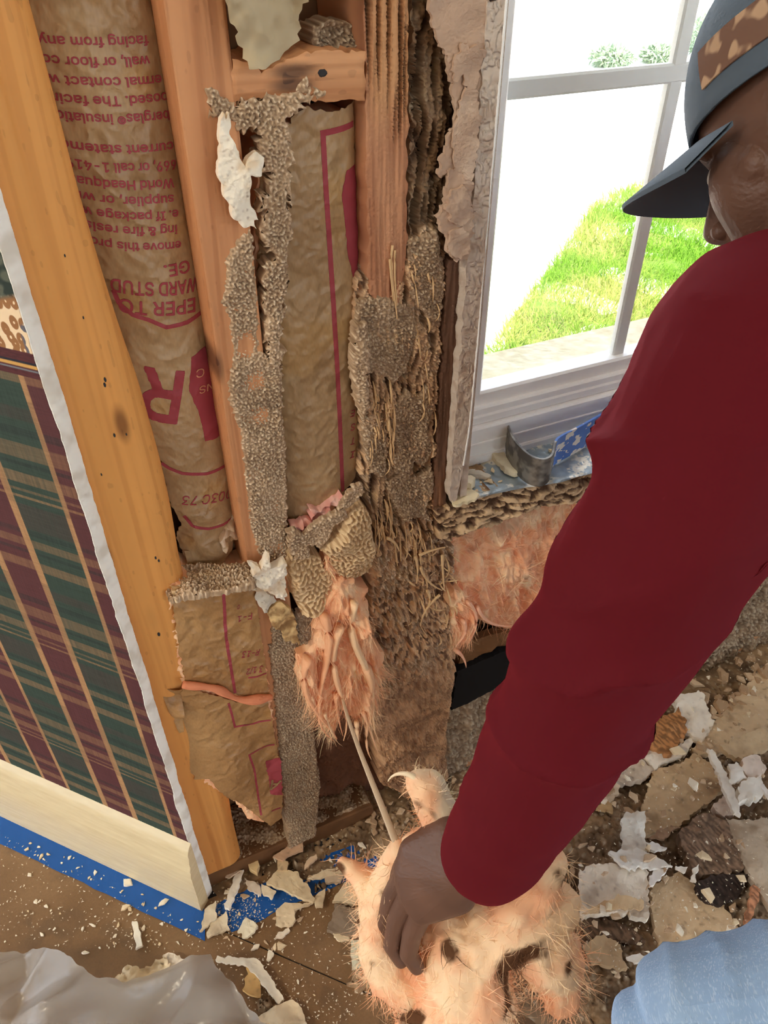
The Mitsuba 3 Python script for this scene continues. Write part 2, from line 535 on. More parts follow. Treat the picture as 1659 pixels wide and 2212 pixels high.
# left wall: wallpapered drywall with a broken end
wl = thing('wall_left', 'wall with dark plaid wallpaper ending in a broken white plasterboard edge', kind='structure')
zz = np.linspace(0.0, 2.44, 700)
rr = np.random.default_rng(3)
edge_a = 0.0008 * bp(zz, zz * 0 + 0.3, 0.09, 1) + 0.0003 * bp(zz, zz * 0 + 0.8, 0.014, 1)
edge_b = 0.0009 * bp(zz, zz * 0 + 0.1, 0.08, 1) + 0.0004 * bp(zz, zz * 0 + 0.6, 0.014, 1)
rings = []
for q, e0, e1 in zip(zz, edge_a, edge_b):
    rings.append(LW.world([e0, e0 + 0.0012, 2.9, 2.9, e1 * 0.6 - 0.001, e1 - 0.0015], [q] * 6, [-0.0004, 0.0, 0.0, -0.0127, -0.0127, -0.007]))
part(wl, 'plasterboard', loft(rings), 'm_gypsum', smooth=35)
rings = []
for q, e0 in zip(zz, edge_a):
    rings.append(LW.world([e0 + 0.0014, 2.9, 2.9, e0 + 0.0012], [q] * 4, [0.0004, 0.0004, 0.0, 0.0]))
part(wl, 'wallpaper', loft(rings), 'm_plaid')
part(wl, 'stud_behind', box(LW, 0.03, 2.9, 0.0, 2.44, -0.11, -0.014), 'm_wood')

# baseboard
prof = np.array([(0.0, 0.0), (0.016, 0.0), (0.0175, 0.004), (0.0175, 0.028), (0.016, 0.034), (0.0165, 0.036), (0.0165, 0.098), (0.0150, 0.103), (0.0150, 0.110), (0.0125, 0.116),
                 (0.0125, 0.127), (0.0105, 0.132), (0.0105, 0.144), (0.006, 0.153), (0.0, 0.158)])
rings = [LW.world(np.full(len(prof), a), prof[:, 1] + 0.0002, prof[:, 0] + 0.0006) for a in (-0.006 + 0.003, 0.0, 0.4, 1.2, 2.8)]
bb = solo('baseboard_left', loft(rings), 'm_trim', smooth=30, kind='structure')
labels[bb]['label'] = 'cream moulded baseboard under the plaid wallpaper'

solo('masking_tape', Slab(FL, [(-60, 1722), (440, 1957), (443, 2033), (-60, 1794)], 0.0003, 0.0003, 0.02, jag=0.0006).mesh, 'm_tape',
     'strip of blue masking tape along the foot of the cream baseboard', 'tape')
tp = [C0[:2] + RD[:2] * a - RN[:2] * 0 + RN[:2] * w for a, w in ((0.0, 0.012), (0.24, 0.012), (0.24, 0.058), (0.02, 0.058))]
solo('masking_tape', Slab(FL, np.array(tp), 0.0009, 0.0004, 0.012, jag=0.001, coords=True, seed=4).mesh, 'm_tape',
     'short strip of blue masking tape half buried under plaster chips below the opened wall', 'tape')

# right wall: what is left of it round the window, and the sheathing at the back of the cavities
wr = thing('wall_right', 'opened wall beside the window, its boarding seen at the back of the cavities', kind='structure')
part(wr, 'sheathing', box(RW, -0.04, WIN0 + 0.04, 0.0, 2.44, -0.118, -0.105), 'm_sheath')
part(wr, 'sheathing', box(RW, WIN0 + 0.04, WIN1, 0.0, SZ - 0.05, -0.118, -0.105), 'm_sheath')
part(wr, 'plasterboard', box(RW, WIN1, 1.4, 0.0, 2.44, -0.0127, 0.0, 0.001), 'm_orange_peel')
part(wr, 'plasterboard', box(RW, 0.0, WIN1, WTOP, 2.44, -0.0127, 0.0, 0.001), 'm_orange_peel')
part(wr, 'sheathing', box(RW, WIN1, 1.45, 0.0, 2.44, -0.118, -0.105), 'm_sheath')
part(wr, 'sheathing', box(RW, WIN0 + 0.04, WIN1, WTOP, 2.44, -0.118, -0.105), 'm_sheath')
part(wr, 'jamb_lining', box(RW, WIN1 - 0.001, WIN1 + 0.012, SZ, WTOP, -0.11, 0.0, 0.001), 'm_orange_peel')
part(wr, 'head_lining', box(RW, WIN0, WIN1, WTOP - 0.001, WTOP + 0.012, -0.11, 0.0, 0.001), 'm_orange_peel')
part(wr, 'bottom_plate', box(RW, 0.42, 1.4, 0.0, 0.034, -0.104, -0.03, 0.002), 'm_wood_h')
st = Slab(RW, [(1054, 0), (1093, 0), (1066, 330), (1031, 740), (1013, 930), (1000, 1010), (984, 1092), (972, 1075), (981, 930), (1000, 700), (1012, 500), (1024, 400), (1036, 240), (1043, 120)], 0.0, 0.0125, 0.004,
          disp=lambda a, b, e: 0.0004 * bp(a, b, 0.01, 1), jag=0.0007, jagf=0.02)
part(wr, 'plaster_strip', st.mesh, 'm_orange_peel', smooth=35, label='strip of textured plaster along the window opening')
st = Slab(RW, [(1054, 0), (1093, 0), (1099, -160), (1062, -160)], 0.0, 0.0125, 0.01)
part(wr, 'plaster_strip', st.mesh, 'm_orange_peel')
# metal bead on the corner of the opening, and the return into the window
bead = [RW.px([q])[0] for q in ((1100, -240), (1093.5, 0), (1066.5, 330), (1031.5, 740), (1013, 930), (1001, 1005))]
part(wr, 'corner_bead', tube([RW.world(a, b, 0.0) for a, b in bead], 0.0011, 6), 'm_vinyl', smooth=True)
part(wr, 'jamb_lining', box(RW, WIN0 - 0.004, WIN0 + 0.004, SZ + 0.01, WTOP, -0.09, -0.002), 'm_orange_peel')
cl = trimesh.creation.extrude_polygon(room.buffer(0.12, join_style=2), 0.06, engine='earcut')
cl.apply_translation([0, 0, 2.44])
solo('ceiling', cl, 'm_white', kind='structure')

# the middle and the far side of the bay, each with a window, and the wall beyond
for fr, ln, nm, no in ((BW, 1.9, 'wall_bay_middle', 2), (CW, 1.40, 'wall_bay_far', 3)):
    k = thing(nm, kind='structure')
    for a0, a1, b0, b1 in ((0, 0.1, 0, 2.44), (ln - 0.1, ln, 0, 2.44), (0.1, ln - 0.1, 0, SZ), (0.1, ln - 0.1, WTOP, 2.44)):
        part(k, 'plasterboard', box(fr, a0, a1, b0, b1, -0.118, 0.0), 'm_orange_peel')
    k = thing(f'window_{no}', kind='structure')
    part(k, 'frame', join([box(fr, 0.1, 0.14, SZ, WTOP, -0.1, -0.05, 0.002), box(fr, ln - 0.14, ln - 0.1, SZ, WTOP, -0.1, -0.05, 0.002), box(fr, 0.1, ln - 0.1, SZ, SZ + 0.05, -0.1, -0.05, 0.002),
                           box(fr, 0.1, ln - 0.1, WTOP - 0.04, WTOP, -0.1, -0.05, 0.002), box(fr, 0.1, ln - 0.1, 1.33, 1.37, -0.09, -0.06, 0.002)]), 'm_vinyl')
    for i in range(1, 4):
        part(k, 'glazing_bar', box(fr, 0.1 + (ln - 0.2) * i / 4 - 0.009, 0.1 + (ln - 0.2) * i / 4 + 0.009, SZ + 0.05, WTOP - 0.04, -0.08, -0.07), 'm_muntin')
    q = fr.world([0.12, ln - 0.12, ln - 0.12, 0.12], [SZ + 0.03, SZ + 0.03, WTOP - 0.02, WTOP - 0.02], [-0.075] * 4)
    part(k, 'pane', trimesh.Trimesh(q, [[0, 1, 2], [0, 2, 3]], process=False), 'm_glass')
solo('wall_back', box(FL, -3.0, 0.9, -3.12, -3.0, 0.0, 2.44), 'm_orange_peel', kind='structure')  # unseen wall, added and cut short to steer daylight onto the studs
k = solo('wall_right_end', box(Frame(BAY2, BD, Z, BN), 0.0, 1.3, 0.0, 2.44, -0.118, 0.0), 'm_orange_peel', kind='structure')

# window
wn = thing('window_1', 'white vinyl sash window with slim white glazing bars', kind='structure')
GW = -0.088
part(wn, 'frame', join([box(RW, WIN0 + 0.004, WIN1, SZ + 0.004, SZ + 0.048, -0.106, -0.060, 0.002), box(RW, WIN0 + 0.004, WIN1, SZ + 0.048, SZ + 0.060, -0.104, -0.066, 0.002),
                        box(RW, WIN0 + 0.004, WIN1, SZ + 0.0, SZ + 0.012, -0.106, -0.0565, 0.002), box(RW, WIN0 + 0.004, WIN1, SZ + 0.026, SZ + 0.029, -0.07, -0.0585, 0.0008),
                        box(RW, WIN0 + 0.004, WIN0 + 0.036, SZ, WTOP, -0.106, -0.064, 0.002), box(RW, WIN1 - 0.036, WIN1, SZ, WTOP, -0.106, -0.064, 0.002),
                        box(RW, WIN0, WIN1, WTOP - 0.036, WTOP, -0.106, -0.064, 0.002)]), 'm_vinyl')
GB0 = 0.668
part(wn, 'sash', join([box(RW, WIN0 + 0.034, WIN1 - 0.034, SZ + 0.058, GB0 + 0.002, -0.10, -0.074, 0.0025), box(RW, WIN0 + 0.034, WIN1 - 0.034, SZ + 0.056, GB0 - 0.014, -0.10, -0.068, 0.002),
                       box(RW, WIN0 + 0.034, WIN0 + 0.058, SZ + 0.058, 1.36, -0.10, -0.074, 0.0025), box(RW, WIN1 - 0.06, WIN1 - 0.034, SZ + 0.058, 1.36, -0.10, -0.074, 0.0025),
                       box(RW, WIN0 + 0.034, WIN1 - 0.034, 1.33, 1.37, -0.10, -0.074, 0.0025)]), 'm_vinyl')
for a0, a1 in ((WIN0 + 0.05, WIN1 - 0.05),):
    for b0, b1 in ((GB0 - 0.005, 1.34), (1.36, WTOP - 0.03)):
        q = RW.world([a0, a1, a1, a0], [b0, b0, b1, b1], [GW] * 4)
        part(wn, 'pane', trimesh.Trimesh(q, [[0, 1, 2], [0, 2, 3]], process=False), 'm_glass')
for a in (0.6175, 0.848, 1.078):
    part(wn, 'glazing_bar', box(RW, a - 0.0085, a + 0.0085, GB0 - 0.002, 1.34, GW - 0.005, GW + 0.005, 0.002), 'm_muntin')
for b in (0.964, 1.66):
    part(wn, 'glazing_bar', box(RW, WIN0 + 0.05, WIN1 - 0.05, b - 0.0085, b + 0.0085, GW - 0.0045, GW + 0.0055, 0.002), 'm_muntin')
# outside: stone reveal and sill
part(wn, 'outer_sill', Slab(RW, np.array([(WIN0 + 0.03, -0.11), (WIN1, -0.11), (WIN1, -0.20), (WIN0 + 0.03, -0.20)]), 0, 0.03, 0.02, coords=True).mesh if False else
     box(Frame(C0 + Z * (GB0 - 0.012), RD, -RN, Z), WIN0, WIN1, 0.105, 0.175, -0.05, 0.0, 0.003), 'm_stone')
part(wn, 'outer_reveal', box(RW, WIN0 + 0.0, WIN0 + 0.054, GB0, 2.1, -0.2, -0.106, 0.003), 'm_stone')

# outdoors
GZ = -0.3
gr = Frame([0, 0, GZ], [1, 0, 0], [0, 1, 0], Z)
k = solo('pavement', Slab(gr, np.array([(-9, 1.2), (14, 1.2), (14, 22), (-9, 22)]), -0.004, 0.2, 0.8, coords=True).mesh, 'm_concrete', kind='structure')
labels[k]['label'] = 'bright white paving outside the window'
edge = np.array([(0.42, 2.71), (0.85, 3.66), (1.22, 4.52), (1.57, 4.87), (2.6, 5.2), (5.5, 5.2), (5.5, 1.4), (0.05, 1.55), (0.05, 1.85)])
gp = Polygon(edge)
lawn_base = Slab(gr, edge, 0.0, 0.1, 0.06, disp=lambda a, b, e: 0.012 * bp(a, b, 0.3, 2), jag=0.01, jagf=0.2, coords=True)
lw = solo('lawn', lawn_base.mesh, 'm_vcdiff', kind='structure', color=lawn_base.color(lambda a, b, w: mixc(lin(112, 150, 66), lin(150, 150, 96), sst(0.4, 0.7, fb(a, b, 0.25, 1)))))
labels[lw]['label'] = 'sunlit green lawn outside the window'
r = np.random.default_rng(5)
n = 90000
q = np.stack([0.1 + 3.4 * r.random(n) ** 1.2, r.uniform(1.6, 5.2, n)], 1)
q = q[shapely.contains_xy(gp.buffer(0.015), q[:, 0], q[:, 1])]
n = len(q)
h = r.uniform(0.03, 0.075, n)
dire = np.stack([r.normal(size=n) * 0.5, r.normal(size=n) * 0.5, np.ones(n)], 1)
bl = ribbons(np.stack([q[:, 0], q[:, 1], np.full(n, GZ + 0.003)], 1), dire, h, r.uniform(0.003, 0.006, n), 2, 0.25, r)
dry = sst(0.45, 0.65, fb(q[:, 0], q[:, 1], 0.35, 4)) * r.uniform(0.2, 1, n)
bc = mixc(lin(122, 172, 62), lin(206, 206, 132), dry) * r.uniform(0.75, 1.25, n)[:, None]
part(lw, 'grass', bl, 'm_vcdiff', kind='stuff', color=np.clip(np.repeat(bc, 6, axis=0), 0.01, 0.9), label='short grass blades')


def shrub(x, y, hgt, rad, seed):
    r = np.random.default_rng(seed)
    n = 700
    d = r.normal(size=(n, 3))
    d /= np.linalg.norm(d, axis=1, keepdims=True)
    p = np.array([x, y, GZ + hgt * 0.5]) + d * (r.random(n) ** 0.4)[:, None] * np.array([rad, rad, hgt * 0.5])
    return ribbons(p, d + r.normal(size=(n, 3)) * 0.4, 0.06, 0.03, 2, 0.3, r), r


for i, (x, y, hh, rr_) in enumerate(((2.3, 8.9, 0.16, 0.22), (2.85, 9.1, 0.14, 0.2), (3.45, 9.6, 0.4, 0.2), (4.3, 9.2, 0.6, 0.35))):
    m, r = shrub(x, y, hh, rr_, 20 + i)
    key = thing('shrub', ['low green shrub at the far edge of the white paving, leftmost of the row', 'low green shrub between the leftmost and the taller shrubs', 'taller green shrub just left of the upright glazing bar', 'tallest green shrub beside the dark cap'][i], 'shrub')
    part(key, 'foliage', m, 'm_vcdiff', color=np.repeat(mixc(lin(150, 176, 150), lin(186, 204, 176), r.random(700)), 6, axis=0))
    part(key, 'stem', tube([(x, y, GZ), (x, y, GZ + hh * 0.6)], 0.012), 'm_sheath')

# ceiling lamp of the room, behind the photographer
LAMP = (-1.7, -0.75, 2.38)
lk = thing('ceiling_lamp', 'round frosted ceiling lamp of the room', 'lamp')
c = trimesh.creation.cylinder(0.24, 0.05, sections=40)
c.apply_translation(LAMP)
part(lk, 'base', join([trimesh.creation.annulus(0.242, 0.26, 0.055, sections=40).apply_translation(LAMP)]), 'm_vinyl')
scene[f'{lk}__diffuser'] = mikit.ply(c, 'm_white', emitter={'type': 'area', 'radiance': {'type': 'rgb', 'value': [33.0, 28.5, 21.5]}})

# ---------------------------------------------------------------- studs
ZTOP = 2.44
FW = -0.0135                                                        # face of the studs, behind the plasterboard


def stud_z(px_edge, w=FW):
    q = RW.px(px_edge, w)
    o = np.argsort(q[:, 1])
    return q[o, 1], q[o, 0]


zz = np.linspace(0.036, ZTOP, 140)
z1, s1 = stud_z([(20, -150), (62, 0), (115, 200), (166, 400), (212, 560), (256, 700), (298, 820), (343, 980), (366, 1080), (386, 1200), (440, 1430), (478, 1620), (500, 1760)], -0.03)
sr = np.interp(zz, z1, s1)
rings = []
for z, s in zip(zz, sr):
    g = np.linspace(0, math.pi / 2, 9)
    R = 0.020
    arc = [(s - R + R * math.sin(t), FW - R * 0.8 + R * 0.8 * math.cos(t)) for t in g]
    cs = np.array([(-0.004, -0.102), (-0.004, FW), (s * 0.35, FW), *arc, (s + 0.001, -0.102)])
    rings.append(RW.world(cs[:, 0], np.full(len(cs), z), cs[:, 1]))
solo('wall_stud', loft(rings), 'm_wood', 'honey-coloured wooden stud with a rounded edge next to the broken plasterboard edge', 'stud', smooth=40)


def stud(a0, a1, z0, z1, bev=0.003):
    zs = np.linspace(z0, z1, 60)
    rings = []
    for z in zs:
        w = 0.0007 * float(bp(z, 0.2, 0.25, 2))
        cs = np.array([(a0 + w, -0.104), (a0 + w, FW - bev), (a0 + bev * 0.3 + w, FW - bev * 0.3), (a0 + bev + w, FW), (a1 - bev + w, FW), (a1 - bev * 0.3 + w, FW - bev * 0.3), (a1 + w, FW - bev), (a1 + w, -0.104)])
        rings.append(RW.world(cs[:, 0], np.full(len(cs), z), cs[:, 1]))
    return loft(rings)


S2 = thing('wall_stud', 'orange wooden stud half coated with grainy termite mud, in the middle of the opened wall', 'stud')
part(S2, 'timber', stud(0.1303, 0.1705, 0.036, ZTOP), 'm_wood_red', smooth=35)

# mud that termites carried onto it
mud_l, mud_d, mud_w = lin(200, 172, 140), lin(136, 110, 85), lin(236, 218, 190)


def mud_disp(amp, wave=0.0034, stretch=1.0, lump=0.004, lw=0.03):
    def fn(a, b, e):
        g = bp(a * stretch, b, wave, 1)
        g2 = bp(a, b, wave * 0.45, 1)
        d = lump * 0.5 * bp(a, b, lw, 2) + amp * (0.6 * g + 0.35 * g2)
        return d * np.clip(e / 0.004, 0.15, 1)
    return fn


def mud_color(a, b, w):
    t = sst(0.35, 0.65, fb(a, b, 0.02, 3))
    c = mixc(mud_d, mud_l, 0.35 * t + 0.65 * sst(-0.7, 0.7, bp(a, b, 0.0034, 1)))  # relief shading put into the colour: dark gaps, pale grain tops
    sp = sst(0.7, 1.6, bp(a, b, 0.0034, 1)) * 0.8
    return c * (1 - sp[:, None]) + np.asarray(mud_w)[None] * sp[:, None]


def mud(parent, outline, w, thick=0.006, res=0.001, amp=0.0014, lump=0.0022, label=None, name='mud', seed=0, color=mud_color, mat='m_vcb', jag=0.0008, frame=RW, coords=False, **kw):
    s = Slab(frame, outline, w, thick, res, disp=mud_disp(amp, lump=lump, **kw), jag=jag, jagf=0.0055, seed=seed, round_=0.003, coords=coords)
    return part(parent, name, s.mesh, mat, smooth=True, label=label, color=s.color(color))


mud(S2, [(543, 498), (520, 510), (500, 545), (488, 560), (492, 600), (480, 650), (498, 690), (505, 760), (495, 840), (500, 880), (520, 930), (528, 1000), (535, 1080), (545, 1150), (560, 1200), (605, 1230), (625, 1190),
         (620, 1060), (618, 960), (612, 900), (610, 800), (590, 780), (560, 760), (556, 640), (549, 560)], FW + 0.002, 0.005, label='coat of brown grainy termite mud', seed=1)
mud(S2, [(445, 185), (462, 180), (470, 215), (500, 222), (560, 215), (640, 200), (700, 202), (690, 225), (640, 238), (628, 262), (632, 330), (625, 420), (630, 500), (622, 560), (618, 640), (610, 700), (612, 780), (600, 812),
         (575, 790), (575, 700), (572, 640), (578, 590), (590, 555), (570, 520), (566, 440), (588, 390), (562, 360), (560, 290), (520, 282), (505, 262), (462, 262), (447, 225)], FW + 0.003, 0.014, label='ragged sheet of termite mud over the dark gap', seed=2, jag=0.002)
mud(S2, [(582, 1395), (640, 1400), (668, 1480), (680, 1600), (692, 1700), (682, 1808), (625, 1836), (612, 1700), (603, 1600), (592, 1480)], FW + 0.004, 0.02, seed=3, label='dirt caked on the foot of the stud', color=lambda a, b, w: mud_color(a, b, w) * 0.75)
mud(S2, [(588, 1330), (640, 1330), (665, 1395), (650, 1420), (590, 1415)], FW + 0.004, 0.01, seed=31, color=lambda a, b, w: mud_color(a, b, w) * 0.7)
# dark stains where nails went in
for i, (x, y) in enumerate(((449, 106), (450, 458), (212, 700))):
    pass

S3 = thing('wall_stud', 'reddish wooden stud with frayed gnawed grain, left of the plaster strip by the window', 'stud')
z, _ = 0, 0


def frayed(a, b, e):
    """grain eaten away in long grooves, most at the top"""
    t = sst(0.94, 1.0, b) * sst(0.262, 0.275, a) + 0.7 * sst(0.70, 0.64, b) + 0.18
    g = bp(a * 2.4, b * 0.06, 0.012, 1)
    return -np.clip(t, 0, 1) * np.clip(g, 0, 2) * 0.006 + 0.0004 * bp(a * 3, b * 0.06, 0.006, 1)


def frayed_color(a, b, w):
    base = mixc(lin(194, 142, 108), lin(168, 114, 84), sst(0.3, 0.7, fb(a * 8, b, 0.08, 6)))
    t = np.clip(sst(0.94, 1.0, b) * sst(0.262, 0.275, a), 0, 1) * 0.7
    base = base * (1 - t[:, None]) + lin(206, 158, 112)[None] * t[:, None]
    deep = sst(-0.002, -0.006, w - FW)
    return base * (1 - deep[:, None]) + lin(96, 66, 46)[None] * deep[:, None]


sl = Slab(RW, [(784, -160), (890, -160), (884, 0), (884, 200), (880, 400), (878, 560), (866, 660), (850, 700), (838, 650), (820, 690), (800, 640), (797, 560), (792, 400), (790, 110), (786, 0)], FW, 0.088, 0.0014,
          disp=frayed, jag=0.0007, jagf=0.02, round_=0.002)
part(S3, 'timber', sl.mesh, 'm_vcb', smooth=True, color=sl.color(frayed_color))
# splinter standing off it
for pts in ([(848, 530), (846, 580), (852, 640), (858, 690)], [(853, 540), (853, 600), (858, 660)], [(842, 560), (846, 610), (850, 650)]):
    q = RW.px(pts, FW + 0.004)
    part(S3, 'splinter', tube(spline(RW.world(q[:, 0], q[:, 1], FW + 0.004), 10), np.linspace(0.0013, 0.0006, 10), 5), 'm_straw', smooth=True)
scene['m_straw'] = two(pr(rgb(216, 182, 136), 0.7, 0.3))

# the jack stud, mostly rotten
S4 = thing('wall_stud', 'dark rotten stud with hollowed galleries, against the plaster strip by the window', 'stud')


def galleries(depth=0.009, wave=0.009, stretch=0.10, base=0.0, amp2=0.001):
    def fn(a, b, e):
        wob = 0.012 * bp(a, b, 0.09, 2)
        g = bp(a + wob * 0.2, b * stretch + wob, wave, 1)
        rough = bp(a, b, 0.0045, 1)
        slot = sst(0.9, 1.25, bp(a + wob * 0.25 + 0.3, b * stretch * 0.5 + 0.2, wave * 0.9, 1))
        return -np.clip(g - 0.2, 0, 1.6) * depth - slot * depth * 1.2 + amp2 * (rough + 0.7 * bp(a, b, 0.0026, 1)) + 0.003 * bp(a, b, 0.05, 2)
    return fn


rot_l, rot_m, rot_d = lin(226, 192, 150), lin(186, 152, 120), lin(122, 93, 72)


def rot_color(scale=1.0, woody=0.5, wave=0.009, stretch=0.13):
    """pale wood between galleries that are lined dark in their colour, mud here and there"""
    def fn(a, b, w):
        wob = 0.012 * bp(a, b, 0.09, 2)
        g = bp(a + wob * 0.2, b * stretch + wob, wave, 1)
        shaded = sst(0.0, 0.7, g)[:, None]  # shade of the gallery hollows put into the wood colour
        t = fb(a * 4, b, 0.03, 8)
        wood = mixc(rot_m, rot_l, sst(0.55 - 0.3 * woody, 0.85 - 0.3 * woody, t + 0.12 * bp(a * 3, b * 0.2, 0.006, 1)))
        c = wood * (1 - shaded) + rot_d[None] * shaded
        m = (sst(0.46, 0.6, fb(a, b, 0.025, 12)) * 0.8)[:, None]
        return scale * (c * (1 - m) + mud_color(a, b, w) * m)
    return fn


sl = Slab(RW, [(884, -160), (960, -160), (975, 100), (985, 300), (1005, 560), (1008, 640), (992, 800), (974, 1000), (962, 1092), (935, 1110), (900, 1120), (870, 900), (868, 660), (880, 560), (886, 300)], FW - 0.012, 0.078, 0.0014,
          disp=galleries(0.011, 0.010, 0.09), jag=0.001, jagf=0.02)
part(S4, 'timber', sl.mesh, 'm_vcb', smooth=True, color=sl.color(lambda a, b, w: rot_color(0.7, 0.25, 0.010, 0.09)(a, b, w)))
sl = Slab(RW, [(968, 560), (1004, 568), (1008, 640), (992, 800), (974, 1000), (962, 1094), (936, 1100), (948, 900), (960, 720)], FW + 0.002, 0.02, 0.0016, disp=lambda a, b, e: 0.0006 * bp(a * 3, b * 0.1, 0.01, 1), jag=0.0006)
part(S4, 'edge_board', sl.mesh, 'm_vcb', smooth=True, color=sl.color(lambda a, b, w: mixc(lin(104, 76, 60), lin(150, 104, 72), sst(0.66, 0.56, b) * sst(0.4, 0.6, fb(a * 9, b, 0.05, 2)))), label='smooth dark brown edge board')
# eaten wood and mud that fills the space between the studs
ROT = thing('rotted_wood', 'mass of termite-eaten wood and brown mud between the reddish stud and the window', 'rotted wood')
sl = Slab(RW, [(775, 600), (800, 585), (820, 640), (845, 620), (880, 560), (905, 500), (945, 480), (965, 560), (955, 720), (944, 900), (936, 1060), (945, 1150), (935, 1190), (880, 1190), (840, 1160), (815, 1150), (800, 1060),
               (780, 1030), (788, 960), (782, 900), (770, 840), (765, 760), (770, 680)], FW - 0.002, 0.05, 0.0011,
          disp=galleries(0.009, 0.009, 0.13, amp2=0.0012), jag=0.0012, jagf=0.008, seed=3, round_=0.006)
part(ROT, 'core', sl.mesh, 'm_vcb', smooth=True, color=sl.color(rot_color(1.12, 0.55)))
for i, o in enumerate(([(775, 650), (830, 640), (880, 660), (905, 720), (880, 800), (850, 830), (810, 800), (780, 830), (766, 760)], [(880, 520), (950, 500), (962, 620), (955, 700), (925, 690), (890, 640)],
                       [(858, 872), (880, 846), (905, 858), (925, 838), (938, 880), (924, 930), (938, 975), (918, 1010), (896, 1000), (880, 1046), (852, 1018), (858, 975), (842, 940)], [(780, 870), (815, 890), (840, 960), (835, 1040), (800, 1020), (790, 960)],
                       [(838, 1045), (868, 1022), (900, 1034), (936, 1012), (940, 1060), (922, 1100), (930, 1128), (896, 1118), (872, 1132), (850, 1095)])):
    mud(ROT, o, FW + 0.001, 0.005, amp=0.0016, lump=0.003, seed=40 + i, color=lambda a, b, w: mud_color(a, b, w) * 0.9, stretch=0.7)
mud(ROT, [(772, 705), (795, 700), (800, 760), (797, 820), (800, 880), (785, 905), (772, 860), (764, 790)], FW + 0.009, 0.012, amp=0.0009, lump=0.006, seed=50, label='knobbly tube of mud', name='mud_tube')
# splintered fibres of pale wood in it
fib = []
r = np.random.default_rng(12)
for x0, x1, y0, y1, n in ((806, 852, 820, 925, 26), (812, 850, 1070, 1140, 18), (905, 950, 700, 900, 9), (890, 945, 560, 690, 7), (850, 930, 1120, 1180, 16), (800, 860, 900, 1000, 8)):
    for _ in range(n):
        x, y = r.uniform(x0, x1), r.uniform(y0, y1)
        ln = r.uniform(25, 75)
        q = RW.px([(x, y), (x + r.normal() * 2, y + ln / 2), (x + r.normal() * 4, y + ln)], FW + 0.002)
        wv = np.array([FW - 0.002, FW + 0.0035, FW + 0.001]) + r.normal(size=3) * 0.0015
        fib.append(tube(spline(RW.world(q[:, 0], q[:, 1], wv), 6), np.array([0.3, 0.8, 1, 1, 0.8, 0.3]) * r.uniform(0.0006, 0.0013), 4))
part(ROT, 'splinters', join(fib), 'm_straw', kind='stuff', label='pale splinters of eaten wood')

# the lower part: crumbling column
COL = thing('rotted_wood', 'crumbling brown foot of the rotten stud between the pink wool tufts', 'rotted wood')


def crumble(a, b, e):
    lo = sst(0.32, 0.22, b)
    g = bp(a, b * 0.5, 0.009, 1) * (1 - lo) + bp(a, b, 0.016, 1) * lo * 0.6
    return (-np.clip(g, -0.3, 1.8) * 0.006 * (1 - 0.5 * lo) + 0.0012 * bp(a, b, 0.004, 1) + 0.0009 * bp(a, b, 0.0025, 1) + 0.006 * bp(a, b, 0.06, 2)) * np.clip(e / 0.004, 0.2, 1)


def crumble_color(a, b, w):
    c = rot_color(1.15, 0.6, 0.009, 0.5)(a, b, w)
    lo = sst(0.36, 0.22, b)[:, None] * 0.8
    d = mixc(lin(158, 116, 84), lin(204, 160, 120), sst(0.4, 0.6, fb(a, b, 0.012, 3)))
    return c * (1 - lo) + d * lo


sl = Slab(RW, [(800, 1180), (850, 1165), (940, 1170), (985, 1190), (985, 1250), (992, 1330), (985, 1400), (985, 1460), (975, 1530), (965, 1600), (970, 1680), (940, 1715), (880, 1725), (830, 1700), (815, 1640), (818, 1500), (808, 1400), (805, 1300)],
          FW - 0.004, 0.07, 0.0011, disp=crumble, jag=0.0012, jagf=0.007, seed=6, round_=0.008)
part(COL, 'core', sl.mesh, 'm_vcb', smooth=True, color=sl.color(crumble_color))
fib = []
for _ in range(34):
    x, y = r.uniform(870, 985), 1180 + 200 * r.random() ** 1.3
    ln, an = r.uniform(12, 36), r.normal() * 0.7
    q = RW.px([(x, y), (x + ln * math.sin(an) / 2 + r.normal() * 2, y + ln * math.cos(an) / 2), (x + ln * math.sin(an), y + ln * math.cos(an))], FW + 0.004)
    wv = np.array([FW - 0.002, FW + 0.006, FW + 0.005]) + r.normal(size=3) * 0.002
    fib.append(tube(spline(RW.world(q[:, 0], q[:, 1], wv), 6), np.array([0.3, 0.8, 1, 1, 0.8, 0.3]) * r.uniform(0.0006, 0.0014), 4))
part(COL, 'splinters', join(fib), 'm_straw', kind='stuff', label='tangle of straw-coloured splinters')
for pts in ([(898, 1202), (902, 1240), (900, 1260)], [(908, 1224), (930, 1260), (955, 1275)], [(950, 1285), (925, 1310), (912, 1335), (908, 1352)], [(905, 1200), (930, 1190), (962, 1182)], [(922, 1275), (928, 1300), (916, 1325)],
            [(835, 1162), (850, 1170), (862, 1190)], [(955, 1200), (957, 1240), (960, 1275)]):
    q = RW.px(pts, FW + 0.010)
    part(COL, 'splinter', tube(spline(RW.world(q[:, 0], q[:, 1], FW + 0.010), 9), np.linspace(0.0021, 0.0007, 9), 5), 'm_straw', smooth=True)

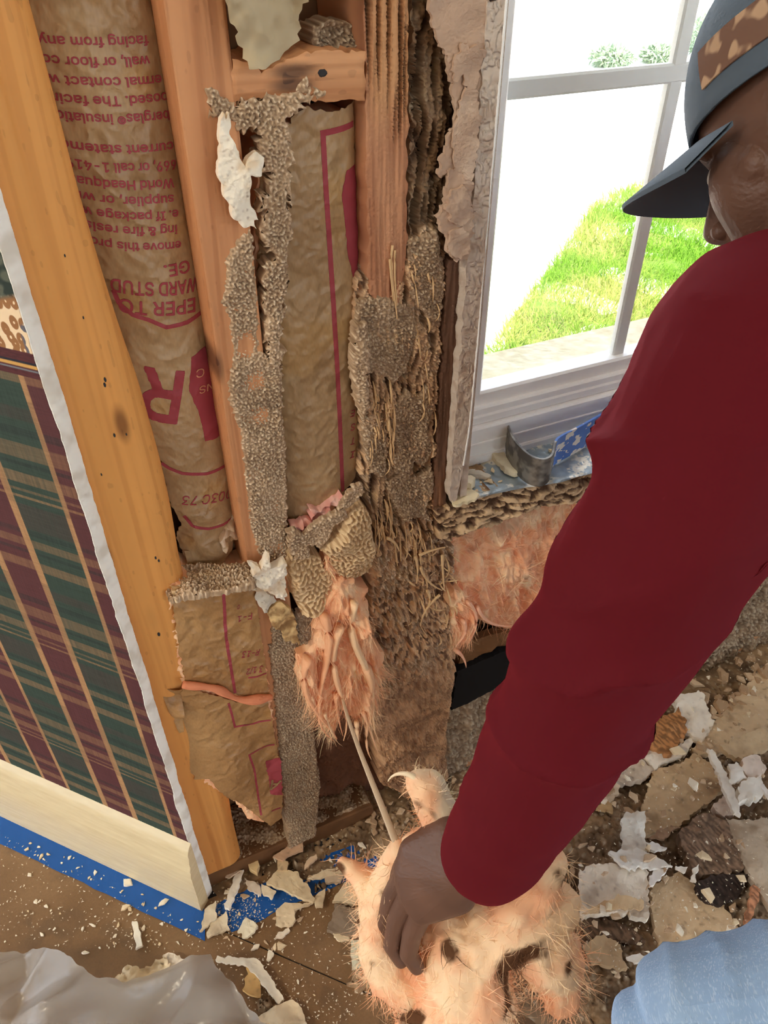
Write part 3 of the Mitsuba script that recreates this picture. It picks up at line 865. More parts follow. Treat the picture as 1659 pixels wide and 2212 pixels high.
# nogging between the second and third stud
BL = thing('wall_nogging', 'short horizontal timber block between the orange stud and the reddish stud', 'timber block')
sl = Slab(RW, [(503, 128), (550, 140), (566, 158), (610, 135), (668, 109), (790, 113), (790, 217), (690, 221), (640, 212), (560, 214), (503, 222)], FW + 0.001, 0.088, 0.003, jag=0.0006, round_=0.002)
part(BL, 'timber', sl.mesh, 'm_wood_h', smooth=40)
q = RW.px([(697, 160)], FW)[0]
part(BL, 'knot', Slab(RW, [(686, 158), (690, 150), (702, 149), (710, 157), (704, 166), (692, 168)], FW + 0.0016, 0.002, 0.001, round_=0.001).mesh, 'm_dark', label='dark knot')
mud(BL, [(672, 108), (680, 60), (720, 45), (770, 50), (790, 60), (790, 118), (740, 112), (700, 118)], FW - 0.02, 0.03, seed=8, amp=0.0022, lump=0.008, label='grey crumbs of mud lying on the block', name='mud_crumbs', color=lambda a, b, w: mud_color(a, b, w) * 0.8)
mud(BL, [(640, 196), (655, 168), (668, 172), (665, 205)], FW + 0.003, 0.003, seed=9)

# rough sill under the window
RS = thing('window_sill_timber', 'ragged rotten sill timber under the window opening, eaten into ridges', 'sill')


def sill_disp(a, b, e):
    g = bp(a * 0.35, b, 0.009, 1) + 0.4 * bp(a, b, 0.006, 1)
    return (-np.clip(g, -0.5, 1.8) * 0.005 + 0.003 * bp(a, b, 0.04, 2)) * np.clip(e / 0.003, 0.2, 1)


sl = Slab(RW, [(945, 1100), (985, 1097), (1010, 1080), (1060, 1062), (1130, 1052), (1200, 1040), (1260, 1022), (1400, 985), (1600, 930), (1600, 1000), (1400, 1052), (1260, 1085), (1170, 1100), (1100, 1120), (1075, 1140), (1020, 1150),
               (985, 1165), (950, 1172)], FW + 0.009, 0.05, 0.0013, disp=sill_disp, jag=0.0012, jagf=0.008, seed=7, round_=0.004)
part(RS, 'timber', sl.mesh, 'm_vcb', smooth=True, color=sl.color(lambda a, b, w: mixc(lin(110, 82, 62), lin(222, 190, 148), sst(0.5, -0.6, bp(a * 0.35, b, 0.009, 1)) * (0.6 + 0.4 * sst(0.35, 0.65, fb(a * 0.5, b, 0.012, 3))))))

# sill of the opening: flashing with crumbs
sp = SILL.px([(985, 1092), (1010, 1083), (1060, 1066), (1130, 1052), (1210, 1040), (1300, 1012), (1500, 950)], 0.012)
out = np.vstack([sp, [[0.75, 0.068], [0.367, 0.068]]])
fl = Slab(SILL, out, 0.012, 0.0016, 0.003, coords=True, disp=lambda a, b, e: 0.0012 * bp(a, b, 0.04, 2) + 0.0003 * bp(a, b, 0.008, 1))
solo('sill_flashing', fl.mesh, 'm_flash', 'creased grey metal sheet on the window sill, dusted with plaster', 'flashing', smooth=True)


def flash_col(p, n, uv):
    a = pf(p.x * 55, p.y * 55, p.z * 55, 3)
    return mix(L(150, 164, 172), L(226, 220, 204), ss(0.5, 0.62, a) * ss(0.3, 0.5, pf(p.x * 300, p.y * 300, 1, 2)))


scene['m_flash'] = two(bump(proc(lambda p, n, uv: pf(p.x * 60, p.y * 60, p.z * 60, 3), 5e-4), 0.004, pr(proc(flash_col), 0.38, 0.6, metallic=0.35)))
part(wr, 'sill_board', box(SILL, WIN0, WIN1, 0.02, 0.1, -0.03, 0.008), 'm_sheath')

part(wr, 'bottom_plate', box(RW, -0.008, 0.262, 0.0, 0.034, -0.104, -0.014, 0.002), 'm_sheath')
mud(wr, np.array([(-0.006, 0.016), (0.10, 0.018), (0.128, 0.02), (0.26, 0.02), (0.26, 0.10), (-0.006, 0.10)]), 0.001, 0.003, amp=0.0014, lump=0.003, res=0.0022, seed=84, name='dirt', frame=Frame(C0 + Z * 0.034, RD, -RN, Z), color=lambda a, b, w: mud_color(a, b, w) * 0.75, coords=True)
mud(wr, [(670, 1480), (830, 1480), (830, 1740), (680, 1760)], -0.055, 0.02, amp=0.002, lump=0.006, res=0.0025, seed=83, name='dirt', color=lambda a, b, w: lin(112, 76, 56)[None] * (0.7 + 0.6 * fb(a, b, 0.012, 3))[:, None])

for u, v, sz in ((227, 820, .0016), (226, 831, .0016), (247, 940, .0015), (273, 938, .001), (219, 1025, .001), (336, 1205, .0014), (343, 1211, .0014), (359, 1205, .0014), (375, 1219, .0018), (343, 1370, .0022), (140, 552, .0009), (180, 686, .0009), (132, 470, .0016)):
    q = RW.px([(u, v)], FW)[0]
    sr_ = float(np.interp(q[1], z1, s1))
    if q[0] < sr_ - 0.02:
        an = np.linspace(0, 2 * math.pi, 9)[:-1]
        part('wall_stud', 'pit', Slab(RW, np.stack([q[0] + sz * 0.6 * np.cos(an), q[1] + sz * 1.3 * np.sin(an)], 1), FW + 0.0004, 0.001, 0.0006, coords=True).mesh, 'm_dark')

# ---------------------------------------------------------------- insulation batts
pink_l, pink_m, pink_d = lin(249, 214, 172), lin(241, 182, 140), lin(226, 148, 108)


def pink_color(a, b, w):
    c = mixc(pink_m, pink_l, sst(0.4, 0.7, fb(a * 2, b, 0.02, 21)))
    t = sst(0.55, 0.75, fb(a, b, 0.03, 22)) * 0.6
    return c * (1 - t[:, None]) + pink_d[None] * t[:, None]


def conform(mesh2d, surf, lift):
    """flat (a, b, depth) -> onto the paper"""
    v = mesh2d.vertices
    return trimesh.Trimesh(RW.world(v[:, 0], v[:, 1], surf(v[:, 0], v[:, 1]) + lift + v[:, 2]), mesh2d.faces, process=False)


def lettering(parent, surf, w0, text, right, left, hpx, bold=False, mat='m_print', lift=0.0004, name='lettering'):
    """upside-down print: starts at the right end, its feet up"""
    m = meshkit.text_mesh(text, 1.0, depth=0.0003, bold=bold)
    ext = m.bounds[1, 0]
    q = RW.px([right, left, (right[0], right[1] + hpx)], w0)
    e = q[1] - q[0]
    ln = np.linalg.norm(e)
    e /= ln
    up = np.array([-e[1], e[0]])
    h = abs((q[2] - q[0]) @ up)
    v = m.vertices
    p = q[0] + e * (v[:, :1] * ln / ext) + up * (v[:, 1:2] * h)
    m = trimesh.Trimesh(np.column_stack([p, v[:, 2]]), m.faces, process=False)
    m = m.subdivide_to_size(0.004, max_iter=6)
    return part(parent, name, conform(m, surf, lift), mat)


def stripe(parent, surf, w0, pts, width, mat='m_print', lift=0.0004, name='printed_line'):
    q = RW.px(pts, w0)
    g = shapely.LineString(q).buffer(width / 2, cap_style=2, join_style=2)
    s = Slab(RW, np.array(g.exterior.coords)[:-1], 0, 0.0002, 0.003, coords=True, surf=lambda a, b: surf(a, b) + lift)
    return part(parent, name, s.mesh, mat)


def patch(parent, surf, w0, pts, mat='m_print', lift=0.0004, name='printed_patch', jag=0.0003):
    s = Slab(RW, pts, w0, 0.0002, 0.0035, surf=lambda a, b: surf(a, b) + lift, jag=jag)
    return part(parent, name, s.mesh, mat)


def surf1(a, b):
    x = (a - 0.098) / 0.045
    low = sst(0.66, 0.58, b)
    return (-0.040 - 0.022 * np.abs(x) ** 2.4 - 0.012 * low + 0.004 * bp(a, b * 0.35, 0.09, 2) * (0.4 + low * 2) + 0.0016 * (1 - np.abs(bp(a, b, 0.05, 2))) * (0.3 + 1.2 * sst(0.80, 0.68, b)))


W1 = -0.043
B1 = thing('insulation_batt', 'tall paper-faced insulation batt with upside-down red printing, between the two left studs', 'insulation')
out = [(10, -160), (360, -160), (372, 0), (392, 200), (412, 400), (440, 600), (470, 750), (500, 920), (512, 1010), (526, 1100), (534, 1165), (512, 1160), (500, 1185), (485, 1195), (470, 1215), (452, 1238), (425, 1242), (405, 1215),
       (388, 1180), (392, 1130), (370, 1095), (352, 1020), (300, 830), (250, 690), (205, 560), (150, 400), (90, 200), (40, 0)]
sl = Slab(RW, out, W1, 0.0008, 0.003, sheet=True, surf=surf1, jag=0.0006)
part(B1, 'paper_facing', sl.mesh, 'm_kraft', smooth=True)
sl = Slab(RW, [(40, -160), (355, -160), (400, 300), (460, 700), (505, 1000), (515, 1120), (420, 1150), (370, 1060), (230, 600), (100, 200)], W1, 0.05, 0.006, surf=lambda a, b: surf1(a, b) - 0.004)
part(B1, 'glass_wool', sl.mesh, 'm_vcdiff', smooth=True, color=sl.color(pink_color))


def cr1(p):
    return [(x * 0.33755, y * 0.33755) for x, y in p]


def cr4(p):
    return [(x * 0.33755, 740 + y * 0.33755) for x, y in p]


for text, r0, l0, h, bold in (('facing from any', (955, 232), (250, 240), 62, 0), ('wall, or floor co', (965, 362), (275, 368), 62, 0), ('ermal contact w', (1050, 490), (305, 496), 60, 0), ('posed. The facin', (1095, 605), (330, 618), 60, 0),
                              ('berglas\u00ae insulatio', (1100, 720), (365, 732), 60, 0), ('current stateme', (1125, 918), (395, 924), 58, 0), ('669, or call 1-419', (1145, 1035), (435, 1040), 58, 0), ('World Headquar', (1120, 1148), (465, 1150), 56, 0),
                              ('supplier, or wr', (1120, 1250), (500, 1252), 54, 0), ('e. If package w', (1150, 1348), (525, 1350), 54, 0), ('ing & fire resis', (1140, 1442), (555, 1444), 54, 0), ('emove this pro', (1165, 1545), (590, 1548), 52, 0),
                              ('GE.', (1225, 1672), (1040, 1690), 74, 1), ('WARD STUD', (1290, 1795), (715, 1800), 82, 1), ('EPER TO', (1270, 1920), (765, 1925), 84, 1)):
    r0, l0 = cr1([r0, l0])
    lettering(B1, surf1, W1, text, r0, l0, h * 0.3376, True)
stripe(B1, surf1, W1, cr1([(735, 1880), (770, 1960), (850, 2020), (950, 2040), (1060, 2085), (1200, 2062), (1320, 2015)]), 0.0034)
lettering(B1, surf1, W1, 'R', *cr4([(1215, 185), (925, 165)]), 325 * 0.3376, True)
patch(B1, surf1, W1, cr4([(1225, 95), (1300, 55), (1390, 30), (1480, 500), (1470, 590), (1400, 625), (1310, 625), (1285, 500), (1265, 430), (1205, 300)]))
lettering(B1, surf1, W1, 'NS', *cr4([(1390, 275), (1275, 280)]), 46 * 0.3376, False, 'm_print_pale', 0.0009)
lettering(B1, surf1, W1, 'C', *cr4([(1320, 170), (1255, 172)]), 52 * 0.3376, False, 'm_print_pale', 0.0009)
stripe(B1, surf1, W1, cr4([(1035, 778), (1080, 800), (1160, 822), (1320, 826), (1500, 800)]), 0.0032)
lettering(B1, surf1, W1, '003C 73', *cr4([(1510, 965), (1165, 965)]), 56 * 0.3376)
stripe(B1, surf1, W1, cr4([(1175, 1100), (1225, 1160), (1330, 1180), (1430, 1170), (1540, 1145)]), 0.0032)
# torn wool at its foot, and a deeper fold of paper
sl = Slab(RW, [(478, 1180), (500, 1150), (530, 1130), (538, 1165), (515, 1180), (490, 1195)], -0.03, 0.012, 0.0016, disp=lambda a, b, e: 0.004 * bp(a, b, 0.012, 1), jag=0.0015, surf=lambda a, b: surf1(a, b) + 0.004)
part(B1, 'torn_edge', sl.mesh, 'm_vcb', smooth=True, color=sl.color(lambda a, b, w: mixc(lin(190, 158, 120), lin(226, 206, 180), sst(0.4, 0.6, fb(a, b, 0.006, 3)))), label='pale frayed edge')
sl = Slab(RW, [(388, 1170), (470, 1210), (520, 1150), (560, 1200), (560, 1275), (380, 1275)], -0.07, 0.0008, 0.004, sheet=True, disp=lambda a, b, e: 0.010 * bp(a, b * 0.3, 0.05, 2))
part(B1, 'paper_fold', sl.mesh, 'm_kraft', smooth=True)
sl = Slab(RW, [(398, 1190), (412, 1190), (430, 1230), (440, 1265), (420, 1262), (408, 1230)], -0.045, 0.0008, 0.003, sheet=True, disp=lambda a, b, e: 0.004 * bp(a, b * 0.4, 0.03, 2))
part(B1, 'paper_fold', sl.mesh, 'm_kraft', smooth=True)

# the cut lower batt
B3 = thing('insulation_batt', 'short paper-faced insulation batt with pink edges at the foot of the left cavity', 'insulation')


def c34(p):
    return [(340 + x * 0.28024, 1180 + y * 0.28024) for x, y in p]


def surf3(a, b):
    x = (a - 0.092) / 0.05
    lo = sst(0.4, 0.2, b)
    return -0.004 - 0.004 * np.abs(x) ** 3 + 0.0028 * bp(a, b * 0.5, 0.06, 2) * (0.5 + lo) + 0.001 * (1 - np.abs(bp(a, b, 0.03, 2))) * sst(0.06, 0.10, a)


def surf3b(a, b):
    return surf3(a, b) + 0.001 + 0.004 * sst(0.32, 0.18, b)


W3 = -0.005
sl = Slab(RW, c34([(66, 345), (120, 335), (300, 322), (560, 312), (745, 298), (790, 560), (850, 1010), (880, 1130), (960, 1900), (985, 2040), (930, 2120), (700, 2120), (560, 1950), (300, 1830), (215, 1650), (190, 1110), (120, 700)]), W3, 0.050, 0.003,
          surf=lambda a, b: surf3(a, b) - 0.004, disp=lambda a, b, e: 0.0015 * bp(a, b, 0.008, 1), jag=0.0012, round_=0.004)
part(B3, 'glass_wool', sl.mesh, 'm_vcdiff', smooth=True, color=sl.color(pink_color), label='pink wool of the batt')
up_ = c34([(112, 330), (250, 330), (500, 318), (750, 300), (775, 480), (800, 660), (835, 900), (862, 1150), (700, 1160), (560, 1120), (450, 1070), (220, 1065), (180, 850), (140, 560)])
sl = Slab(RW, up_, W3, 0.0008, 0.003, sheet=True, surf=surf3, jag=0.0006)
part(B3, 'paper_facing', sl.mesh, 'm_kraft_warm_lit', smooth=True)
lo_ = c34([(190, 1110), (340, 1115), (480, 1150), (600, 1195), (720, 1210), (845, 1185), (880, 1330), (915, 1500), (945, 1700), (960, 1880), (950, 2070), (860, 2110), (740, 2030), (640, 1970), (540, 1920), (440, 1840), (400, 1790), (300, 1830), (255, 1740), (215, 1600), (200, 1350)])
sl = Slab(RW, lo_, W3, 0.0008, 0.003, sheet=True, surf=surf3b, jag=0.0006)
part(B3, 'paper_facing', sl.mesh, 'm_kraft_warm_lit', smooth=True)
pts = c34([(200, 1085), (280, 1085), (380, 1085), (470, 1105), (560, 1155), (660, 1185), (760, 1180), (880, 1160)])
q = RW.px(pts, W3 + 0.006)
q = spline(RW.world(q[:, 0], q[:, 1], surf3(q[:, 0], q[:, 1]) + 0.005), 40)
wool = tube(q, 0.0042 + 0.0012 * bp(np.linspace(0, 1, 40), 0.3, 0.25, 2), 10)
n_ = len(wool.vertices)
part(B3, 'wool_seam', wool, 'm_vcb', smooth=True, color=np.tile(lin(212, 134, 98), (n_, 1)), label='orange roll of wool between the two sheets')
for tx, r0, l0, h in (('F-1', (740, 520), (620, 540), 44), ('O', (640, 450), (620, 450), 30), ('R-13', (800, 800), (660, 810), 44), ('3 1/2', (820, 920), (690, 940), 44)):
    r0, l0 = c34([r0, l0])
    m = lettering(B3, surf3, W3, tx, r0, l0, h * 0.28)
stripe(B3, surf3, W3, c34([(505, 325), (515, 470), (530, 700), (560, 900), (590, 1080), (600, 1130)]), 0.0032)
stripe(B3, surf3, W3, c34([(700, 1010), (770, 1000), (842, 980)]), 0.0022)
stripe(B3, surf3b, W3, c34([(545, 1200), (575, 1300), (598, 1392), (700, 1380), (780, 1355), (870, 1335)]), 0.0026)
stripe(B3, surf3b, W3, c34([(905, 1535), (830, 1560), (705, 1600), (740, 1700), (760, 1850), (785, 2030)]), 0.0026)
stripe(B3, surf3b, W3, c34([(865, 2000), (940, 1990)]), 0.002)
patch(B3, surf3b, W3, c34([(835, 1660), (945, 1630), (955, 1890), (865, 1890)]), jag=0.0006)
lettering(B3, surf3b, W3, 'A', *c34([(950, 1780), (870, 1785)]), 70 * 0.28, True, 'm_kraft', 0.0010)
# crumbs of plaster and dirt on its top
TF = Frame(RW.world(0, RW.px(c34([(300, 330)]), -0.005)[0][1] + 0.001, 0), RD, -RN, Z)
mud(B3, c34([(70, 345), (66, 300), (110, 170), (200, 130), (330, 120), (480, 130), (640, 120), (735, 110), (745, 285), (600, 310), (420, 345), (250, 372), (90, 400)]), 0.004, 0.006, amp=0.0018, lump=0.005, seed=61, name='dirt', label='dirt lying on the top of the batt', frame=TF)
# a shred of paper between stud and board
sl = Slab(RW, c34([(30, 1130), (130, 1110), (185, 1090), (205, 1500), (150, 1400), (95, 1290)]), -0.010, 0.0008, 0.003, sheet=True, disp=lambda a, b, e: 0.004 * bp(a, b, 0.03, 2))
part(B3, 'paper_fold', sl.mesh, 'm_kraft_warm_lit', smooth=True)

# middle cavity
B2 = thing('insulation_batt', 'paper-faced insulation batt with a thin red printed frame, right of the mud-coated stud', 'insulation')


def surf2(a, b):
    x = (a - 0.222) / 0.045
    lo = sst(0.72, 0.6, b)
    return -0.022 - 0.016 * np.abs(x) ** 4 + 0.0025 * bp(a, b * 0.4, 0.07, 2) * (0.5 + lo) + 0.0016 * (1 - np.abs(bp(a, b, 0.035, 2))) * lo


W2 = -0.022
out = [(560, 250), (620, 265), (660, 232), (720, 240), (778, 225), (782, 400), (782, 600), (776, 700), (784, 800), (788, 900), (788, 960), (788, 1000), (775, 1040), (745, 1062), (715, 1085), (680, 1112), (640, 1140), (560, 1150), (570, 700)]
sl = Slab(RW, out, W2, 0.0008, 0.003, sheet=True, surf=surf2, jag=0.001)
part(B2, 'paper_facing', sl.mesh, 'm_kraft', smooth=True)
sl = Slab(RW, [(560, 270), (770, 250), (775, 700), (780, 980), (735, 1085), (700, 1118), (650, 1150), (570, 1140)], W2, 0.05, 0.005, surf=lambda a, b: surf2(a, b) - 0.003, jag=0.001)
part(B2, 'glass_wool', sl.mesh, 'm_vcdiff', smooth=True, color=sl.color(pink_color))
stripe(B2, surf2, W2, [(775, 273), (740, 279), (696, 287), (703, 400), (712, 520), (720, 640), (728, 780), (735, 920), (740, 1060)], 0.0042)
patch(B2, surf2, W2, [(752, 372), (790, 360), (790, 600), (770, 610), (757, 560), (747, 480), (740, 420)])
m = None
for i, chh in enumerate('ESTI'):
    y = 890 + i * 30
    lettering(B2, surf2, W2, chh, (774, y), (762, y), 14)
# pink wool looking out under its torn edge
sl = Slab(RW, [(632, 1138), (672, 1128), (676, 1100), (690, 1104), (722, 1086), (740, 1070), (728, 1092), (690, 1125), (655, 1152), (640, 1155)], -0.010, 0.012, 0.002, disp=lambda a, b, e: 0.003 * bp(a, b, 0.012, 1), jag=0.001)
part(B2, 'wool_tuft', sl.mesh, 'm_vcdiff', smooth=True, color=sl.color(lambda a, b, w: mixc(lin(226, 158, 146), lin(240, 196, 184), sst(0.4, 0.6, fb(a, b, 0.008, 3)))), label='pink wool at the torn lower edge')

# termite nests
lab_l, lab_d = lin(226, 198, 156), lin(128, 100, 72)


def c60(p):
    return [(600 + x * 0.24111, 1020 + y * 0.24111) for x, y in p]


def nest(outline, w, wave, label, seed, thick=0.03, amp=0.0021):
    key = thing('termite_nest', label, 'termite nest')

    def d(a, b, e):
        g = bp(a + 0.3 * seed, b, wave, 0)
        return (amp * np.clip(g * 1.6, -1.1, 0.9) + 0.005 * bp(a, b, 0.05, 2)) * np.clip(e / 0.003, 0.3, 1)
    s = Slab(RW, outline, w, thick, 0.0008, disp=d, jag=0.0008, jagf=0.006, seed=seed, round_=0.006)
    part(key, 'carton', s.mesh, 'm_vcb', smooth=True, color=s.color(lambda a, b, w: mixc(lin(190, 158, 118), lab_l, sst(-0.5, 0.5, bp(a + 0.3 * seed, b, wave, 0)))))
    return key


n1 = nest(c60([(390, 710), (470, 640), (540, 560), (620, 430), (690, 350), (780, 320), (850, 430), (866, 600), (884, 720), (866, 850), (840, 930), (700, 985), (620, 1015), (570, 960), (500, 880), (470, 780)]), 0.002, 0.0049,
          'pale termite nest with a maze of worm-like ridges, beside the crumbling brown column', 1, amp=0.0024)
mud(n1, c60([(215, 590), (330, 465), (480, 385), (600, 330), (650, 420), (500, 500), (470, 600), (390, 690), (290, 660)]), 0.002, 0.004, seed=71, amp=0.001, lump=0.003, name='mud_crust')
mud(n1, c60([(540, 350), (620, 220), (690, 130), (760, 115), (785, 190), (745, 245), (660, 320)]), 0.003, 0.004, seed=72, amp=0.0008, lump=0.003, name='mud_crust')
n2 = nest(c60([(125, 780), (290, 765), (400, 800), (430, 880), (490, 960), (545, 1080), (565, 1170), (440, 1225), (350, 1295), (320, 1260), (230, 1285), (175, 1170), (125, 1050)]), 0.004, 0.0054,
          'rough grey-brown termite nest, lower left of the maze-ridged one', 2, amp=0.0026)
mud(n2, c60([(95, 540), (180, 525), (275, 620), (292, 720), (285, 775), (150, 795), (105, 690)]), 0.002, 0.006, seed=73, amp=0.0012, lump=0.003, name='mud_crust')
mud(n2, c60([(180, 1270), (320, 1260), (340, 1330), (300, 1420), (330, 1560), (250, 1560), (200, 1440)]), -0.004, 0.008, seed=74, amp=0.0016, lump=0.004, name='mud_crust', color=lambda a, b, w: mud_color(a, b, w) * 0.75)


# ---------------------------------------------------------------- loose glass wool
def fluff(key, frame, outline, w, thick, res, n, dirf, length, width, seed, lump=0.012, lw=0.04, color=pink_color, inset=0.0, strand_tint=1.08, curl=0.22, fray=0.5, name='wool', rmax=0.012):
    s = Slab(frame, outline, w, thick, res, disp=lambda a, b, e: lump * (0.6 * bp(a * 1.6, b * 0.7, lw, 2) + 0.25 * bp(a * 2, b * 0.6, lw * 0.35, 1)) * np.clip(e / 0.01, 0.2, 1), jag=0.002, jagf=0.02, seed=seed, round_=rmax)
    part(key, name, s.mesh, 'm_vcdiff', smooth=True, color=s.color(color))
    r = np.random.default_rng(seed + 100)
    wgt = np.where(s.edge < 0.006, 1.0, fray)
    idx = r.choice(len(s.ab), n, p=wgt / wgt.sum())
    ab, fr = s.ab[idx], s.front[idx]
    p0 = frame.world(ab[:, 0], ab[:, 1], fr - 0.001)
    d = dirf(ab[:, 0], ab[:, 1], r)
    d = d[:, :1] * frame.a + d[:, 1:2] * frame.b + d[:, 2:3] * frame.w
    m = ribbons(p0, d, length * r.uniform(0.4, 1.3, n), width * r.uniform(0.5, 1.4, n), 5, curl, r)
    c = color(ab[:, 0], ab[:, 1], fr) * strand_tint * r.uniform(0.8, 1.25, n)[:, None]
    part(key, 'strands', m, 'm_vcdiff', kind='stuff', color=np.clip(np.repeat(c, 12, axis=0), 0.01, 0.95), label='loose fibres of the wool')
    return s


def down(a, b, r, spread=0.35, out=0.5):
    n = len(a)
    return np.stack([r.normal(size=n) * spread, -np.ones(n), out * r.random(n)], 1)


def flow(a, b, r):
    n = len(a)
    return np.stack([0.5 * bp(a, b * 0.5, 0.05, 2) + r.normal(size=n) * 0.12, -np.ones(n), 0.12 + 0.18 * r.random(n)], 1)


t1 = thing('glass_wool_tuft', 'torn tuft of salmon glass wool hanging below the rough termite nest', 'insulation')
fluff(t1, RW, [(690, 1345), (700, 1310), (740, 1262), (770, 1262), (796, 1290), (800, 1340), (792, 1372), (812, 1395), (832, 1425), (826, 1475), (812, 1530), (800, 1560), (770, 1560), (742, 1530), (735, 1555), (722, 1590), (705, 1570), (690, 1550),
               (664, 1510), (650, 1470), (650, 1425), (684, 1405)], 0.010, 0.035, 0.002, 2200, flow, 0.030, 0.0006, 31, lump=0.010, curl=0.10)
for i, pts in enumerate(([(700, 1330), (705, 1430), (688, 1520), (720, 1600)], [(735, 1350), (722, 1450), (745, 1530), (742, 1600)], [(765, 1300), (770, 1400), (800, 1470), (806, 1560), (818, 1600)], [(665, 1420), (658, 1480), (690, 1545), (728, 1596)], [(790, 1440), (800, 1520), (792, 1580), (802, 1640)], [(700, 1540), (712, 1570), (728, 1600)], [(725, 1500), (730, 1545), (741, 1590)], [(785, 1540), (800, 1580), (816, 1625)], [(770, 1560), (775, 1610), (790, 1650)], [(790, 1480), (812, 1520), (815, 1545)], [(672, 1505), (690, 1540), (715, 1575)])):
    q = RW.px(pts, 0.016)
    sw = spline(RW.world(q[:, 0], q[:, 1], 0.016), 14)
    part(t1, 'wisp', tube(sw, (0.0085 if i < 5 else 0.0045) * (np.linspace(1, 0.04, 14) ** 0.8) * (1 + 0.15 * bp(np.linspace(0, 1, 14), i * 0.3, 0.3, 2)), 9, flat=0.6), 'm_vcdiff', smooth=True, color=mixc(pink_m, pink_l, np.full(14 * 9 + 2, (i % 3) / 2)))
t2 = thing('glass_wool_tuft', 'wide mass of pink glass wool in the cavity below the window sill', 'insulation')


def swirl(a, b, r):
    an = 5.0 * bp(a, b, 0.09, 2)
    n = len(a)
    return np.stack([np.cos(an), np.sin(an) * 0.7, 0.15 + 0.35 * r.random(n)], 1)


def pink_mottled(a, b, w):
    c = pink_color(a, b, w)
    t = sst(0.62, 0.74, fb(a, b, 0.03, 33)) * 0.5 + sst(0.49, 0.53, b) * 0.3  # random dusty blotches, plus a browner band towards the top
    return c * (1 - t[:, None]) + lin(170, 120, 98)[None] * t[:, None]


fluff(t2, RW, [(975, 1160), (1080, 1130), (1250, 1070), (1450, 1010), (1450, 1320), (1300, 1330), (1190, 1352), (1110, 1372), (1060, 1352), (1030, 1340), (1005, 1330), (985, 1290), (980, 1220)], -0.030, 0.05, 0.0025, 3600, swirl, 0.028, 0.0007, 37, color=pink_mottled, lump=0.012)
fluff(t2, RW, [(985, 1285), (1010, 1290), (1030, 1330), (1026, 1370), (1005, 1392), (985, 1396), (978, 1350)], -0.004, 0.03, 0.002, 700, flow, 0.026, 0.0006, 38, curl=0.10)
for i, pts in enumerate(([(1030, 1310), (1060, 1345), (1110, 1352)], [(1000, 1340), (1000, 1375), (985, 1395)], [(1010, 1300), (1028, 1350), (1015, 1385)], [(985, 1405), (1000, 1420), (1007, 1442)])):
    q = RW.px(pts, 0.002)
    sw = spline(RW.world(q[:, 0], q[:, 1], 0.002), 14)
    part(t2, 'wisp', tube(sw, 0.005 * np.linspace(1, 0.05, 14) ** 0.8, 7, flat=0.6), 'm_vcdiff', smooth=True, color=np.tile(lin(240, 184, 150), (14 * 7 + 2, 1)))
t3 = thing('glass_wool_tuft', 'narrow strip of red-pink wool between the two termite nests', 'insulation')
fluff(t3, RW, c60([(400, 800), (450, 790), (520, 900), (560, 1000), (600, 1070), (560, 1120), (520, 1040), (460, 920)]), 0.002, 0.02, 0.002, 220, down, 0.014, 0.001, 41, lump=0.005, rmax=0.004)

# flat black sheet in the hole under the wool
solo('sheathing_scrap', Slab(RW, [(975, 1534), (988, 1450), (1012, 1440), (1110, 1398), (1220, 1350), (1240, 1420), (1080, 1482), (1010, 1520)], -0.022, 0.012, 0.004, jag=0.0006).mesh, 'm_black', 'black sheet in the hole at the foot of the wall behind the red sleeve', 'sheet')
scene['m_black'] = two(pr(rgb(22, 22, 24), 0.6, 0.2))
mud(wr, [(965, 1530), (1100, 1478), (1250, 1410), (1400, 1330), (1720, 1180), (1720, 1390), (1600, 1436), (1300, 1566), (1000, 1696), (962, 1705)], -0.026, 0.012, amp=0.003, lump=0.006, res=0.003, seed=81, name='dirt', color=lambda a, b, w: mud_color(a, b, w) * 0.7)
mud(wr, [(1005, 1392), (1110, 1360), (1300, 1325), (1720, 1160), (1720, 1240), (1250, 1420), (1110, 1410), (990, 1450)], -0.03, 0.012, amp=0.001, lump=0.006, res=0.003, seed=82, name='dirt', color=lambda a, b, w: lin(120, 84, 52)[None] * (0.8 + 0.4 * fb(a, b, 0.02, 3))[:, None])

# ---------------------------------------------------------------- torn paper and plaster on the studs
sl = Slab(RW, [(480, -160), (700, -160), (690, -40), (672, 55), (668, 104), (640, 122), (608, 138), (585, 150), (563, 160), (545, 150), (525, 100), (505, 45), (490, 0)], 0.012, 0.0008, 0.003, sheet=True,
          disp=lambda a, b, e: 0.010 * bp(a + b * 0.25, b * 0.12, 0.05, 2) + 0.001 * bp(a, b, 0.012, 2), jag=0.001)
solo('paper_flap', sl.mesh, 'm_flap', 'olive-grey sheet of insulation paper hanging down over the timber block', 'paper', smooth=True)
scene['m_flap'] = two(bump(proc(wrinkle, 8e-4), 0.004, pr(proc(lambda p, n, uv: mix(L(188, 174, 142), L(160, 140, 108), pf(p.x * 30, p.y * 30, p.z * 14, 3))), 0.6, 0.4)))


def chip_disp(amp):
    return lambda a, b, e: amp * bp(a, b, 0.02, 2) + 0.25 * amp * bp(a, b, 0.005, 1)


def gyp_color(a, b, w):
    t = sst(0.45, 0.7, fb(a, b, 0.015, 51))
    c = mixc(lin(240, 232, 214), lin(222, 196, 160), t)
    s = sst(1.7, 2.3, bp(a, b, 0.004, 1))[:, None] * 0.6
    return c * (1 - s) + lin(120, 90, 64)[None] * s


